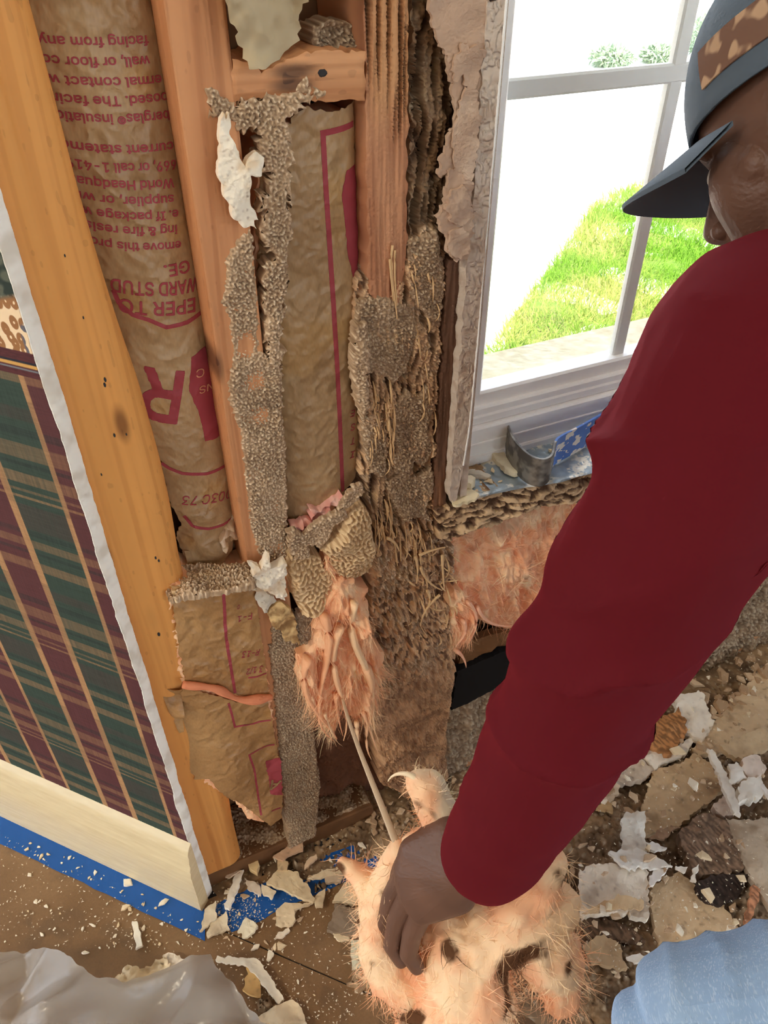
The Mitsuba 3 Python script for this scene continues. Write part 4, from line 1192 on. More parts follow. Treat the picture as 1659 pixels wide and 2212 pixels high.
def torn(name, outline, w, thick, label, seed, cat='plaster', amp=0.0016, color=gyp_color, tilt=0.0, res=0.0016, jag=0.0009, frame=RW, group=None, mat='m_vcb', kind=None):
    s = Slab(frame, outline, w, thick, res, disp=lambda a, b, e: chip_disp(amp)(a, b, e) + tilt * (b - b.mean()), jag=jag, jagf=0.012, seed=seed, round_=0.0012)
    return solo(name, s.mesh, mat, label, cat, group, kind, smooth=40 if False else True, color=s.color(color))


def c42(p):
    return [(420 + x * 0.19894, 180 + y * 0.19894) for x, y in p]


torn('plaster_fragment', c42([(320, 300), (352, 395), (380, 360), (405, 370), (400, 450), (420, 600), (470, 740), (540, 890), (600, 820), (690, 770), (765, 810), (745, 930), (720, 985), (610, 1020), (600, 1150), (640, 1350), (690, 1490), (650, 1495), (675, 1590),
                              (560, 1560), (430, 1460), (400, 1330), (330, 1190), (280, 1050), (275, 880), (300, 700), (285, 500)]), 0.004, 0.007, 'white torn plaster fragment with a side spur, high on the muddy stud', 1)
torn('plaster_fragment', c34([(712, 140), (760, 150), (800, 185), (850, 60), (885, 110), (870, 175), (1000, 110), (990, 330), (985, 440), (930, 400), (860, 360), (850, 350), (760, 290)]), 0.008, 0.008, 'bright white plaster fragment at the lower end of the mud coat', 2, amp=0.003)
torn('plaster_fragment', c34([(740, 330), (770, 310), (860, 360), (900, 400), (920, 450), (870, 470), (850, 525), (790, 470)]), 0.002, 0.005, 'small beige plaster piece directly under the bright white fragment on the muddy stud', 3, color=lambda a, b, w: gyp_color(a, b, w) * 0.7)
torn('plaster_fragment', c34([(870, 500), (960, 445), (1030, 480), (1060, 580), (1090, 700), (1095, 755), (990, 735), (950, 660), (870, 590)]), 0.004, 0.006, 'tan plaster fragment with brown crust, lowest on the muddy stud', 4,
     color=lambda a, b, w: mixc(lin(214, 184, 132), lin(150, 116, 76), sst(0.5, 0.65, fb(a, b, 0.012, 9))))


def beige(a, b, w):
    return mixc(lin(206, 182, 160), lin(186, 158, 136), sst(0.4, 0.6, fb(a, b, 0.03, 5)))


FP = thing('torn_wall_paper', 'ragged beige plasterboard paper peeling beside the window, upper part of the plaster strip', 'torn paper')
for i, (o, w, th, am) in enumerate((([(920, -160), (1060, -160), (1054, 0), (1046, 110), (1036, 240), (1028, 340), (1020, 360), (968, 372), (952, 385), (946, 378), (955, 345), (975, 285), (985, 250), (976, 180), (962, 112), (940, 80), (928, 20)], -0.002, 0.004, 0.0005),
                                    ([(998, 92), (1050, 112), (1044, 150), (1030, 190), (1008, 200), (1000, 165), (985, 180), (975, 150)], 0.0015, 0.002, 0.0008),
                                    ([(1005, 190), (1030, 195), (1040, 260), (1030, 330), (1022, 400), (1005, 380), (985, 370), (975, 300), (990, 240)], 0.002, 0.002, 0.0007),
                                    ([(968, 370), (1012, 360), (1022, 400), (1018, 440), (1024, 500), (1010, 560), (985, 566), (968, 545), (964, 510), (950, 486), (945, 470), (958, 440), (966, 410)], 0.001, 0.005, 0.0009),
                                    ([(972, 415), (1005, 400), (1018, 430), (1015, 475), (995, 490), (975, 480), (966, 450)], 0.005, 0.004, 0.0012),
                                    ([(975, 500), (1000, 490), (1020, 520), (1015, 548), (990, 560), (970, 545)], 0.004, 0.003, 0.0009))):
    s = Slab(RW, o, w, th, 0.0018, disp=chip_disp(am), jag=0.0009, jagf=0.007, seed=90 + i)
    part(FP, 'paper_layer', s.mesh, 'm_vcb', smooth=True, color=s.color(beige))

# ---------------------------------------------------------------- litter on the floor
def c9(p):
    return [(1099 + x * 0.36697, 1400 + y * 0.36697) for x, y in p]


def c43(p):
    return [(430 + x * 0.22303, 1750 + y * 0.22303) for x, y in p]


dirt_l, dirt_d = lin(168, 140, 108), lin(108, 86, 64)


def dirt_color(a, b, w):
    c = mixc(dirt_d, dirt_l, sst(0.35, 0.65, fb(a, b, 0.03, 61)))
    s = sst(1.3, 1.9, bp(a, b, 0.006, 1))[:, None]
    return c * (1 - s) + lin(206, 190, 164)[None] * s


def dirt_disp(h):
    return lambda a, b, e: (h * (0.5 + 0.35 * bp(a, b, 0.09, 2)) + 0.0022 * bp(a, b, 0.012, 1) + 0.0012 * bp(a, b, 0.005, 1)) * np.clip(e / 0.05, 0, 1)


DB = thing('dirt_heap', 'brown dirt and dust heaped along the foot of the opened wall', 'dirt', kind='stuff')
for i, (o, h, rs) in enumerate((([(448, 1930), (455, 1850), (500, 1800), (560, 1770), (640, 1750), (760, 1715), (880, 1690), (1010, 1650), (1010, 1760), (900, 1850), (800, 1860), (740, 1900), (640, 1900), (560, 1890), (500, 1960)], 0.008, 0.0028),
                               ([(960, 1690), (1010, 1688), (1300, 1543), (1500, 1452), (1780, 1332), (1900, 1700), (1850, 2300), (1400, 2330), (1200, 2300), (1080, 2120), (960, 1990), (880, 1880)], 0.016, 0.004))):
    s = Slab(FL, o, 0.0003, 0.0002, rs, disp=dirt_disp(h), jag=0.004, jagf=0.05, seed=100 + i)
    scene[f'{DB}__{i + 1:03d}' if i else DB] = mikit.ply(s.mesh, 'm_vcb', smooth=True, color=s.color(dirt_color))


def chip_color(base, dirty=0.5, seed=0):
    base = lin(base)

    def fn(a, b, w):
        t = sst(0.5, 0.72, fb(a, b, 0.025, 70 + seed)) * dirty
        sp = sst(0.62, 0.72, fb(a + seed * 0.11, b, 0.006, 5)) * dirty * 0.9
        c = base[None] * (0.9 + 0.2 * fb(a, b, 0.008, 3))[:, None]
        c = c * (1 - t[:, None]) + lin(136, 108, 80)[None] * t[:, None]
        return c * (1 - sp[:, None]) + lin(84, 64, 48)[None] * sp[:, None]
    return fn


def piece(name, outline, h, thick, label, base, cat, dirty=0.5, tilt=(0, 0), amp=0.0006, jag=0.0007, seed=0, res=0.0035, group=None, bend=0.0, colorfn=None, mat='m_vcb'):
    def d(a, b, e):
        x, y = a - a.mean(), b - b.mean()
        return tilt[0] * x + tilt[1] * y + amp * bp(a + seed * 0.3, b, 0.03, 2) + 0.3 * amp * bp(a, b, 0.008, 1) + bend * (x * x + y * y)
    s = Slab(FL, outline, h, thick, res, disp=d, jag=jag, jagf=0.012, seed=seed, sheet=True)
    return solo(name, s.mesh, mat, label, cat, group, smooth=35 if False else True, color=s.color(colorfn or chip_color(base, dirty, seed)))


WH, CR, TAN, GR, BR = (244, 236, 220), (234, 216, 180), (216, 190, 154), (196, 178, 154), (150, 118, 84)
# heap on the right, from its lowest pieces to its topmost
heap = [
    ('plasterboard_piece', [(1080, 590), (1300, 330), (1526, 80), (1660, 80), (1660, 480), (1526, 440), (1330, 560), (1250, 610), (1120, 625)], 0.030, 0.012, 'long speckled tan plasterboard piece slanting away at the right edge', TAN, 'plasterboard', 0.55, (0, 0.02)),
    ('plasterboard_piece', [(780, 950), (860, 720), (1000, 680), (1100, 628), (1190, 675), (1265, 840), (1100, 960), (1000, 1050), (815, 1095)], 0.027, 0.012, 'broad dusty brown plasterboard piece in the middle of the heap', (208, 180, 142), 'plasterboard', 0.6, (0.03, 0)),
    ('plasterboard_piece', [(840, 1400), (1000, 1320), (1100, 1400), (1260, 1510), (1380, 1680), (1100, 1760), (900, 1790), (840, 1560)], 0.026, 0.012, 'tan plasterboard piece just above the blue jeans', (210, 182, 144), 'plasterboard', 0.5, (0, 0.03)),
    ('plasterboard_piece', [(1280, 1000), (1400, 1012), (1560, 1005), (1620, 1300), (1560, 1560), (1450, 1380), (1340, 1180)], 0.044, 0.011, 'grey-tan plasterboard sheet with a torn pale edge at the right margin', GR, 'plasterboard', 0.6, (0.05, 0)),
    ('wood_chunk', [(1000, 1090), (1090, 1000), (1180, 975), (1290, 1040), (1340, 1180), (1390, 1300), (1240, 1320), (1080, 1325)], 0.040, 0.02, 'weathered grey-brown rotten wood chunk below the broad brown plasterboard', (128, 104, 84), 'wood', 0.6, (0.05, 0.05)),
    ('wood_chunk', [(1090, 1400), (1200, 1335), (1400, 1330), (1370, 1430), (1250, 1515), (1140, 1470)], 0.036, 0.012, 'blackened wood chunk at the right, above the tan plasterboard piece', (58, 46, 40), 'wood', 0.3, (0, 0.08)),
    ('wood_splinter', [(1385, 1610), (1440, 1390), (1482, 1420), (1425, 1615)], 0.045, 0.008, 'reddish upright wood splinter beside the blackened chunk', (176, 124, 92), 'wood', 0.4, (0, 0)),
    ('wood_chunk', [(400, 1590), (560, 1590), (720, 1640), (800, 1720), (640, 1720), (480, 1700)], 0.022, 0.015, 'dark rotten wood strip under the square speckled plaster', (112, 88, 68), 'wood', 0.6, (0, 0)),
    ('plasterboard_piece', [(440, 1740), (560, 1680), (660, 1750), (690, 1890), (600, 1870), (500, 1850)], 0.026, 0.010, 'small tan plasterboard piece left of the blue knee', (196, 168, 130), 'plasterboard', 0.4, (0.03, 0)),
    ('plaster_fragment', [(965, 290), (1040, 275), (1130, 272), (1210, 430), (1150, 525), (1040, 485), (1000, 380)], 0.045, 0.016, 'pinkish-white plaster slab touching the sleeve, topmost of the heap', WH, 'plaster', 0.3, (0.0, 0.15)),
    ('plaster_fragment', [(740, 580), (900, 600), (1000, 570), (1092, 518), (1050, 615), (930, 660), (860, 705)], 0.034, 0.014, 'white plaster slab under the brown grained wood piece', WH, 'plaster', 0.3, (0, 0.05)),
    ('wood_chunk', [(780, 545), (850, 440), (920, 395), (1000, 368), (1055, 480), (1000, 570), (945, 628), (880, 590)], 0.048, 0.010, 'orange-brown figured wood piece lying against the red sleeve', (174, 124, 80), 'wood', 0.7, (0.05, 0.05)),
    ('plaster_fragment', [(610, 785), (640, 700), (700, 610), (780, 655), (858, 715), (780, 772), (700, 780)], 0.032, 0.014, 'grey-white plaster fragment below the sleeve, left of the broad brown plasterboard', (214, 198, 178), 'plaster', 0.5, (0.0, 0.08)),
    ('plasterboard_piece', [(1250, 580), (1400, 500), (1526, 468), (1600, 480), (1600, 560), (1500, 600), (1370, 645), (1290, 625)], 0.055, 0.010, 'beige plasterboard piece with white core on the long tan board', (214, 188, 150), 'plasterboard', 0.3, (0, 0.06)),
    ('plaster_stick', [(1168, 590), (1200, 600), (1245, 660), (1300, 790), (1340, 880), (1372, 975), (1330, 965), (1280, 860), (1230, 740)], 0.062, 0.008, 'white plaster stick lying across the right side of the heap', (240, 232, 216), 'plaster', 0.15, (0, 0)),
    ('plaster_fragment', [(1300, 690), (1345, 663), (1398, 765), (1308, 792)], 0.058, 0.007, 'angular white plaster chip right beside the white stick', (246, 240, 228), 'plaster', 0.1, (0.2, 0.1)),
    ('plaster_fragment', [(1368, 650), (1470, 628), (1522, 700), (1440, 757), (1375, 712)], 0.060, 0.014, 'cream plaster lump at the right edge, under the beige plasterboard', (236, 218, 200), 'plaster', 0.2, (0, 0.1)),
    ('plaster_fragment', [(1355, 800), (1400, 770), (1480, 760), (1507, 860), (1440, 880), (1358, 890)], 0.056, 0.018, 'thick white plaster lump near the right edge, below the cream lump', (244, 236, 220), 'plaster', 0.15, (0.05, 0.15)),
    ('plaster_fragment', [(1200, 930), (1265, 870), (1335, 960), (1270, 985)], 0.045, 0.014, 'pinkish plaster lump left of the lower end of the white stick', (206, 184, 164), 'plaster', 0.5, (0, 0.1)),
    ('plaster_fragment', [(1460, 760), (1526, 830), (1540, 880), (1490, 830)], 0.058, 0.005, 'thin white plaster sliver at the right margin', (246, 240, 230), 'plaster', 0.1, (0.1, 0)),
    ('plaster_fragment', [(420, 1310), (500, 1270), (640, 1270), (815, 1300), (822, 1450), (832, 1588), (720, 1572), (712, 1540), (560, 1550), (428, 1585)], 0.044, 0.013, 'large square white plaster piece speckled with dark holes', (244, 232, 210), 'plaster', 0.5, (0, 0.03)),
    ('plaster_fragment', [(430, 1562), (560, 1490), (670, 1458), (800, 1490), (795, 1535), (640, 1530), (520, 1548)], 0.052, 0.003, 'curled tan paper flap on the lower edge of the square plaster', (214, 182, 140), 'plaster', 0.2, (0, 0.25)),
    ('paint_strip', [(680, 970), (740, 965), (803, 965), (806, 1080), (810, 1195), (660, 1195), (668, 1080)], 0.048, 0.007, 'upright white painted strip standing above the square speckled plaster', (240, 236, 222), 'plaster', 0.35, (0, 0.05)),
    ('plaster_fragment', [(588, 1200), (680, 1185), (760, 1178), (860, 1225), (962, 1282), (880, 1300), (770, 1285), (720, 1305), (650, 1270)], 0.054, 0.006, 'diamond-shaped white plaster piece crossing the upright white strip', (240, 236, 224), 'plaster', 0.12, (0.02, 0)),
    ('plaster_fragment', [(828, 1330), (930, 1300), (880, 1370), (832, 1402)], 0.048, 0.006, 'small white triangle of plaster under the tip of the diamond piece', (236, 230, 220), 'plaster', 0.15, (0.1, 0)),
    ('plaster_fragment', [(515, 940), (560, 880), (610, 860), (612, 965), (560, 955)], 0.034, 0.006, 'small tan plaster flake against the forearm sleeve', (200, 168, 122), 'plaster', 0.3, (0, 0.1)),
    ('plaster_fragment', [(555, 830), (600, 800), (650, 800), (648, 850), (605, 900), (580, 880)], 0.040, 0.006, 'pale plaster flake with one nail hole beside the forearm sleeve', (216, 196, 168), 'plaster', 0.2, (0, 0.1)),
    ('plaster_fragment', [(980, 1290), (1050, 1285), (1045, 1312), (985, 1310)], 0.048, 0.004, 'tiny white plaster bar right of the diamond piece', WH, 'plaster', 0.2, (0, 0)),
    ('plaster_fragment', [(1070, 1370), (1090, 1290), (1125, 1280), (1100, 1360)], 0.046, 0.004, 'thin upright white flake in the middle of the heap', WH, 'plaster', 0.2, (0, 0.1)),
    ('plaster_fragment', [(690, 1815), (800, 1800), (905, 1790), (860, 1850), (740, 1850)], 0.030, 0.006, 'white plaster flake just left of the blue thigh', WH, 'plaster', 0.3, (0, 0.05)),
    ('plaster_fragment', [(815, 1150), (860, 1145), (935, 1180), (870, 1195), (830, 1185)], 0.046, 0.006, 'white plaster lump above the diamond piece', (244, 240, 230), 'plaster', 0.2, (0, 0.1)),
    ('plaster_fragment', [(900, 1060), (980, 1050), (1000, 1060), (910, 1120), (820, 1120)], 0.036, 0.005, 'brown curled flake right of the upright strip', (150, 118, 92), 'plaster', 0.5, (0, 0.1)),
]
for i, (nm, o, h, th, lab, base, cat, dirty, tilt) in enumerate(heap):
    cf = None
    if cat == 'wood':
        bc = lin(base)
        cf = (lambda bc: lambda a, b, w: bc[None] * (0.55 + 0.9 * sst(-1.0, 1.0, bp(a * 2.2 + b, b * 0.5, 0.012, 1)))[:, None])(bc)
    piece(nm, c9(o), h, th, lab, base, cat, dirty, tilt, seed=i, amp=0.0012 if cat != 'plasterboard' else 0.0008, res=0.003, colorfn=cf, jag=0.0012)

left = [
    ('plaster_stick', [(80, 620), (140, 430), (195, 285), (222, 305), (190, 420), (100, 612)], 0.012, 0.005, 'white plaster stick leaning beside the end of the cream baseboard', WH, 0.2),
    ('plaster_stick', [(238, 950), (300, 770), (352, 620), (430, 570), (395, 700), (300, 960)], 0.014, 0.006, 'straight white strip pointing at the blue tape corner', (240, 234, 218), 0.15),
    ('plaster_lump', [(468, 505), (490, 440), (515, 423), (560, 460), (582, 520), (560, 602), (500, 570)], 0.018, 0.012, 'rounded yellowish plaster lump on the dirt by the wall', (224, 196, 146), 0.25),
    ('plaster_fragment', [(650, 712), (700, 650), (765, 580), (860, 585), (960, 600), (985, 660), (1060, 720), (1112, 860), (1100, 885), (985, 845), (870, 792), (760, 750)], 0.016, 0.007, 'big kite-shaped cream plaster piece left of the pink wool in the hand', (230, 210, 170), 0.35),
    ('plaster_fragment', [(595, 715), (660, 735), (742, 780), (705, 862), (622, 822)], 0.013, 0.004, 'small bent cream flake left of the kite-shaped piece', (234, 220, 190), 0.2),
    ('plaster_fragment', [(742, 960), (790, 915), (845, 888), (960, 900), (1105, 900), (1000, 935), (920, 970), (925, 1060), (908, 1112), (745, 1117)], 0.010, 0.006, 'cream plaster piece folded in the middle, below the kite-shaped one', (226, 206, 170), 0.4),
    ('plaster_fragment', [(5, 1175), (30, 1060), (62, 955), (162, 880), (168, 1040), (100, 1110)], 0.012, 0.004, 'pointed plaster shard lying on the blue tape beside the baseboard end', (228, 214, 184), 0.35),
    ('plaster_fragment', [(78, 1232), (95, 1150), (115, 1095), (190, 1040), (262, 978), (292, 1152), (180, 1190)], 0.008, 0.004, 'winged plaster shard right of the pointed shard on the tape', (228, 214, 184), 0.35),
    ('plaster_fragment', [(375, 1162), (412, 1090), (452, 1040), (510, 1070), (566, 1110), (540, 1170), (472, 1226), (420, 1215)], 0.009, 0.005, 'square cream tile of plaster at the edge of the blue tape', (232, 222, 192), 0.12),
    ('plaster_fragment', [(725, 1252), (770, 1190), (830, 1150), (868, 1140), (880, 1165), (800, 1230)], 0.006, 0.004, 'elongated white flake on the bare brown floor paper', (238, 224, 200), 0.15),
    ('plasterboard_piece', [(1240, 1162), (1280, 1030), (1322, 908), (1440, 940), (1565, 980), (1545, 1100), (1520, 1225), (1450, 1205), (1330, 1180)], 0.014, 0.009, 'taupe square of plasterboard with a pale torn lower edge, left of the pink wool', (142, 124, 104), 0.2),
    ('plaster_fragment', [(1290, 872), (1350, 780), (1425, 688), (1595, 770), (1585, 912), (1430, 895)], 0.012, 0.007, 'cream plaster piece just above the taupe square', (220, 200, 164), 0.4),
    ('plaster_stick', [(1055, 650), (1150, 605), (1250, 570), (1400, 538), (1385, 592), (1280, 620), (1200, 645), (1100, 662)], 0.018, 0.006, 'long tapering cream sliver above the cream plaster piece', (226, 206, 170), 0.3),
    ('corner_strip', [(158, 1462), (182, 1420), (380, 1432), (560, 1440), (620, 1500), (720, 1660), (822, 1822), (770, 1868), (670, 1760), (580, 1640), (450, 1500), (300, 1480)], 0.012, 0.006, 'bent white strip like an elbow beside the plastic sheet', (238, 228, 204), 0.15),
    ('plaster_fragment', [(428, 1740), (440, 1640), (470, 1590), (450, 1510), (540, 1560), (592, 1660), (592, 1805), (500, 1790)], 0.008, 0.006, 'ochre-stained plaster fragment inside the bent white strip', (218, 178, 116), 0.4),
    ('plaster_fragment', [(568, 2000), (720, 1915), (880, 1838), (962, 1862), (1005, 1950), (1042, 2052), (1000, 2076), (780, 2110), (600, 2110)], 0.010, 0.006, 'pale plaster sheet at the lower picture edge, right of the plastic sheet', (230, 212, 178), 0.25),
    ('plaster_fragment', [(655, 1452), (668, 1360), (724, 1380), (692, 1444)], 0.006, 0.004, 'short white flake next to the bend of the white strip', (240, 230, 206), 0.1),
    ('plaster_fragment', [(498, 1350), (528, 1300), (582, 1288), (562, 1330), (530, 1348)], 0.005, 0.004, 'oval white flake below the square cream tile', (240, 230, 206), 0.1),
    ('paint_strip', [(1468, 1242), (1545, 1262), (1600, 1480), (1560, 1545), (1478, 1542)], 0.010, 0.003, 'greenish-white upright strip under the taupe square', (214, 212, 184), 0.2),
    ('plaster_fragment', [(250, 645), (300, 570), (342, 530), (412, 580), (370, 620), (300, 642)], 0.014, 0.004, 'pink-white flake between the two white sticks', (226, 204, 178), 0.3),
    ('plaster_fragment', [(435, 650), (520, 690), (602, 740), (595, 822), (520, 790), (470, 760)], 0.012, 0.004, 'grey-white torn paper curl below the yellowish lump', (216, 202, 182), 0.3),
    ('plaster_fragment', [(715, 450), (800, 385), (900, 320), (1002, 278), (1008, 385), (900, 420), (800, 485)], 0.022, 0.005, 'pinkish torn plaster strip on the dirt under the muddy stud', (204, 168, 136), 0.4),
    ('plaster_fragment', [(1020, 562), (1035, 490), (1140, 430), (1145, 470), (1080, 520)], 0.018, 0.004, 'small pinkish curl beside a dark clod', (216, 188, 156), 0.3),
    ('plaster_fragment', [(1112, 862), (1160, 800), (1222, 760), (1215, 850), (1195, 930), (1130, 932)], 0.012, 0.005, 'speckled plaster chip right of the kite-shaped piece', (218, 198, 162), 0.5),
    ('plaster_fragment', [(1210, 670), (1300, 620), (1400, 600), (1370, 690), (1220, 695)], 0.012, 0.006, 'greyish crumbly plaster piece under the long cream sliver', (190, 170, 144), 0.6),
    ('plaster_fragment', [(760, 585), (765, 475), (860, 490), (850, 580)], 0.018, 0.005, 'small speckled plaster cube above the kite-shaped piece', (206, 180, 140), 0.5),
]
for i, (nm, o, h, th, lab, base, dirty) in enumerate(left):
    r = np.random.default_rng(300 + i)
    piece(nm, c43(o), h, th, lab, base, 'plasterboard' if 'board' in nm else 'plaster', dirty, tuple(r.normal(size=2) * 0.05), seed=60 + i, res=0.0026, amp=0.0007)
piece('plaster_fragment', c43([(1280, 1170), (1360, 1185), (1455, 1205), (1452, 1262), (1362, 1268), (1310, 1220)]), 0.009, 0.004, 'jagged cream edge sticking out under the taupe square', CR, 'plaster', 0.3, seed=91)
# crumpled paper with plaster at the edge of the plastic sheet
def c7(p):
    return [(x * 0.33755, 1480 + y * 0.33755) for x, y in p]


for i, (o, lab, base) in enumerate((([(690, 1920), (740, 1860), (820, 1810), (930, 1790), (1040, 1740), (1100, 1800), (1040, 1880), (930, 1920), (820, 1935)], 'crumpled cream plaster sheet behind the plastic sheet', CR),
                                    ([(1040, 1740), (1080, 1710), (1140, 1720), (1220, 1760), (1150, 1790), (1080, 1830)], 'white torn corner of the crumpled plaster sheet', WH))):
    piece('plaster_fragment', c7(o), 0.014, 0.004, lab, base, 'plaster', 0.7, amp=0.004, seed=95 + i, res=0.003, jag=0.0015)
for i, (o, h, lab) in enumerate(((c43([(540, 1905), (560, 1850), (600, 1790), (680, 1800), (745, 1865), (650, 1930)]), 0.02, 'dark mud clod on the bent white strip'), (c43([(875, 520), (900, 470), (950, 448), (1030, 500), (1000, 560), (920, 575)]), 0.024, 'round dark mud clod on the dirt under the wall'),
                                (c43([(1110, 690), (1190, 660), (1220, 720), (1180, 760), (1110, 740)]), 0.018, 'small dark mud clod by the long cream sliver'), (c43([(1480, 1560), (1540, 1500), (1640, 1560), (1660, 1680), (1520, 1720), (1470, 1660)]), 0.022, 'tan mud clod at the foot of the greenish strip'))):
    s = Slab(FL, o, h * 0.6, h * 0.6 - 0.0002, 0.0026, disp=lambda a, b, e: 0.003 * bp(a, b, 0.016, 1) + 0.002 * bp(a, b, 0.006, 1), jag=0.002, seed=110 + i, round_=0.012)
    solo('mud_clod', s.mesh, 'm_vcb', lab, 'mud clod', smooth=True, color=s.color(lambda a, b, w: dirt_color(a, b, w) * (0.75 if i < 3 else 1.3)))

# countless small chips: each its own, alike ones share a label
tone = {}
for i, c in enumerate(((240, 230, 208), (226, 206, 170), (206, 180, 148), (180, 150, 118))):
    tone[i] = f'm_chip_{i}'
    scene[tone[i]] = two(pr(rgb(*c), 0.9, 0.2))
variants = []
r = np.random.default_rng(77)
for k in range(14):
    n = r.integers(5, 8)
    an = np.sort(r.uniform(0, 2 * math.pi, n))
    if np.max(np.diff(np.r_[an, an[0] + 2 * math.pi])) > 2.6:
        an = np.linspace(0, 2 * math.pi, n, endpoint=False) + r.normal(size=n) * 0.25
    ra = r.uniform(0.55, 1.0, n)
    p2 = np.stack([np.cos(an) * ra, np.sin(an) * ra * r.uniform(0.3, 0.9)], 1)
    lo = np.column_stack([p2, np.zeros(n)])
    hi = np.column_stack([p2 * r.uniform(0.75, 0.98, (n, 1)), 0.22 + 0.2 * r.random(n)])
    hull = trimesh.convex.convex_hull(np.vstack([lo, hi]))
    variants.append(meshkit.write_ply(hull))


def small_chip(name, u, v, size, label, group, h0=0.0, tones=(0, 1, 2), frame=FL, cat='plaster'):
    q = frame.px([(u, v)], h0)[0]
    o = frame.world(q[0], q[1], h0)
    key = thing(name, label, cat, group)
    up = frame.w
    x = frame.a
    M = np.eye(4)
    M[:3, 0], M[:3, 1], M[:3, 2], M[:3, 3] = x, np.cross(up, x), up, o
    scene[key] = {'type': 'ply', 'filename': variants[r.integers(len(variants))], 'face_normals': True, 'bsdf': {'type': 'ref', 'id': tone[int(r.choice(tones))]},
                  'to_world': T(M) @ T().rotate([0, 0, 1], float(r.uniform(0, 360))).rotate([1, 0, 0], float(r.normal() * 9)).scale([size, size, size])}


def scatter(n, poly, lo, hi):
    pg = Polygon(poly)
    x0, y0, x1, y1 = pg.bounds
    out = []
    while len(out) < n:
        u, v = r.uniform(x0, x1), r.uniform(y0, y1)
        if shapely.contains_xy(pg, u, v):
            out.append((u, v, lo * (hi / lo) ** (r.random() ** 1.6)))
    return out


for u, v, sz in scatter(70, [(455, 1950), (470, 1800), (640, 1770), (800, 1790), (760, 1900), (720, 1960), (700, 2060), (600, 2080), (470, 2020)], 0.003, 0.011):
    small_chip('plaster_chip', u, v, sz, 'small pale plaster chip among the litter below the muddy stud', 'plaster chips below the muddy stud', 0.004 if v < 1930 else 0.0008)
for u, v, sz in scatter(46, [(0, 1860), (120, 1880), (330, 1960), (440, 2030), (640, 2110), (760, 2212), (620, 2212), (480, 2070), (300, 2060), (150, 2060), (0, 2040)], 0.0022, 0.006):
    small_chip('plaster_chip', u, v, sz, 'small white plaster chip on the bare brown floor paper or the blue tape', 'plaster chips on the floor paper', 0.0006, (0, 0, 1))
for u, v, sz in scatter(30, [(20, 1790), (200, 1870), (430, 1990), (440, 2020), (200, 1905), (30, 1830)], 0.0018, 0.006):
    small_chip('plaster_chip', u, v, sz, 'small white plaster chip on the bare brown floor paper or the blue tape', 'plaster chips on the floor paper', 0.0008, (0, 1))
for u, v, sz in ((350, 1951, 0.012), (275, 1907, 0.011), (270, 1961, 0.009), (199, 1999, 0.008), (78, 1948, 0.005)):
    small_chip('plaster_chip', u, v, sz, 'small white plaster chip on the bare brown floor paper or the blue tape', 'plaster chips on the floor paper', 0.0008, (0, 1))
piece('plaster_stick', [(285, 1990), (296, 1990), (308, 2045), (294, 2050)], 0.007, 0.005, 'lone white plaster stick on the brown floor paper', (238, 232, 214), 'plaster', 0.1, seed=120, res=0.0025)
for u, v, sz in scatter(120, [(1240, 1720), (1420, 1560), (1500, 1460), (1659, 1400), (1659, 2010), (1480, 2020), (1330, 2110), (1260, 2050), (1230, 1900)], 0.004, 0.015):
    small_chip('plaster_chip', u, v, sz, 'small plaster chip among the rubble heap at the right', 'plaster chips in the heap', 0.03 + 0.025 * r.random(), (0, 1, 2, 3, 2))
for u, v, sz in scatter(40, [(960, 1690), (1010, 1660), (1010, 1700), (1000, 1760), (900, 1800), (780, 1800), (820, 1730)], 0.004, 0.010):
    small_chip('mud_crumb', u, v, sz, 'brown crumb of mud or wood at the foot of the crumbling column', 'crumbs at the foot of the column', 0.010, (2, 3, 3), cat='crumb')
for u, v, sz in scatter(34, [(1490, 1460), (1659, 1380), (1659, 1480), (1560, 1560), (1480, 1540)], 0.008, 0.022):
    small_chip('mud_crumb', u, v, sz, 'brown crumb of rubble under the window at the far right', 'crumbs under the window', 0.03, (2, 3, 3), cat='crumb')
for u, v, sz in scatter(22, [(362, 1272), (400, 1240), (460, 1236), (540, 1226), (545, 1255), (450, 1280), (380, 1300)], 0.004, 0.0085):
    small_chip('plaster_chip', u, v, sz, 'white plaster crumb lying on the top of the short batt', 'crumbs on the short batt', 0.0, (0, 1), frame=Frame(RW.world(0, RW.px([(455, 1262)], -0.01)[0][1] + 0.004, 0), RD, -RN, Z))
for u, v, sz in scatter(46, [(1020, 990), (1060, 960), (1290, 905), (1320, 930), (1260, 970), (1170, 1020), (1050, 1050), (1000, 1080), (990, 1060)], 0.003, 0.008):
    small_chip('plaster_chip', u, v, sz, 'pale plaster crumb on the metal sheet of the window sill', 'crumbs on the window sill', 0.0138, (0, 1, 1), frame=SILL)
s_ = Frame(SILL.o + Z * 0.0145, RD, -RN, Z)


def sill_piece(o, th, lab, base, seed):
    s = Slab(s_, o, th, th, 0.0025, disp=lambda a, b, e: 0.001 * bp(a, b, 0.02, 2), jag=0.0008, seed=seed, round_=0.0015)
    solo('plaster_fragment', s.mesh, 'm_vcb', lab, 'plaster', smooth=True, color=s.color(chip_color(base, 0.25, seed)))


def c_p(p):
    return [(930 + x * 0.2833, 700 + y * 0.2833) for x, y in p]


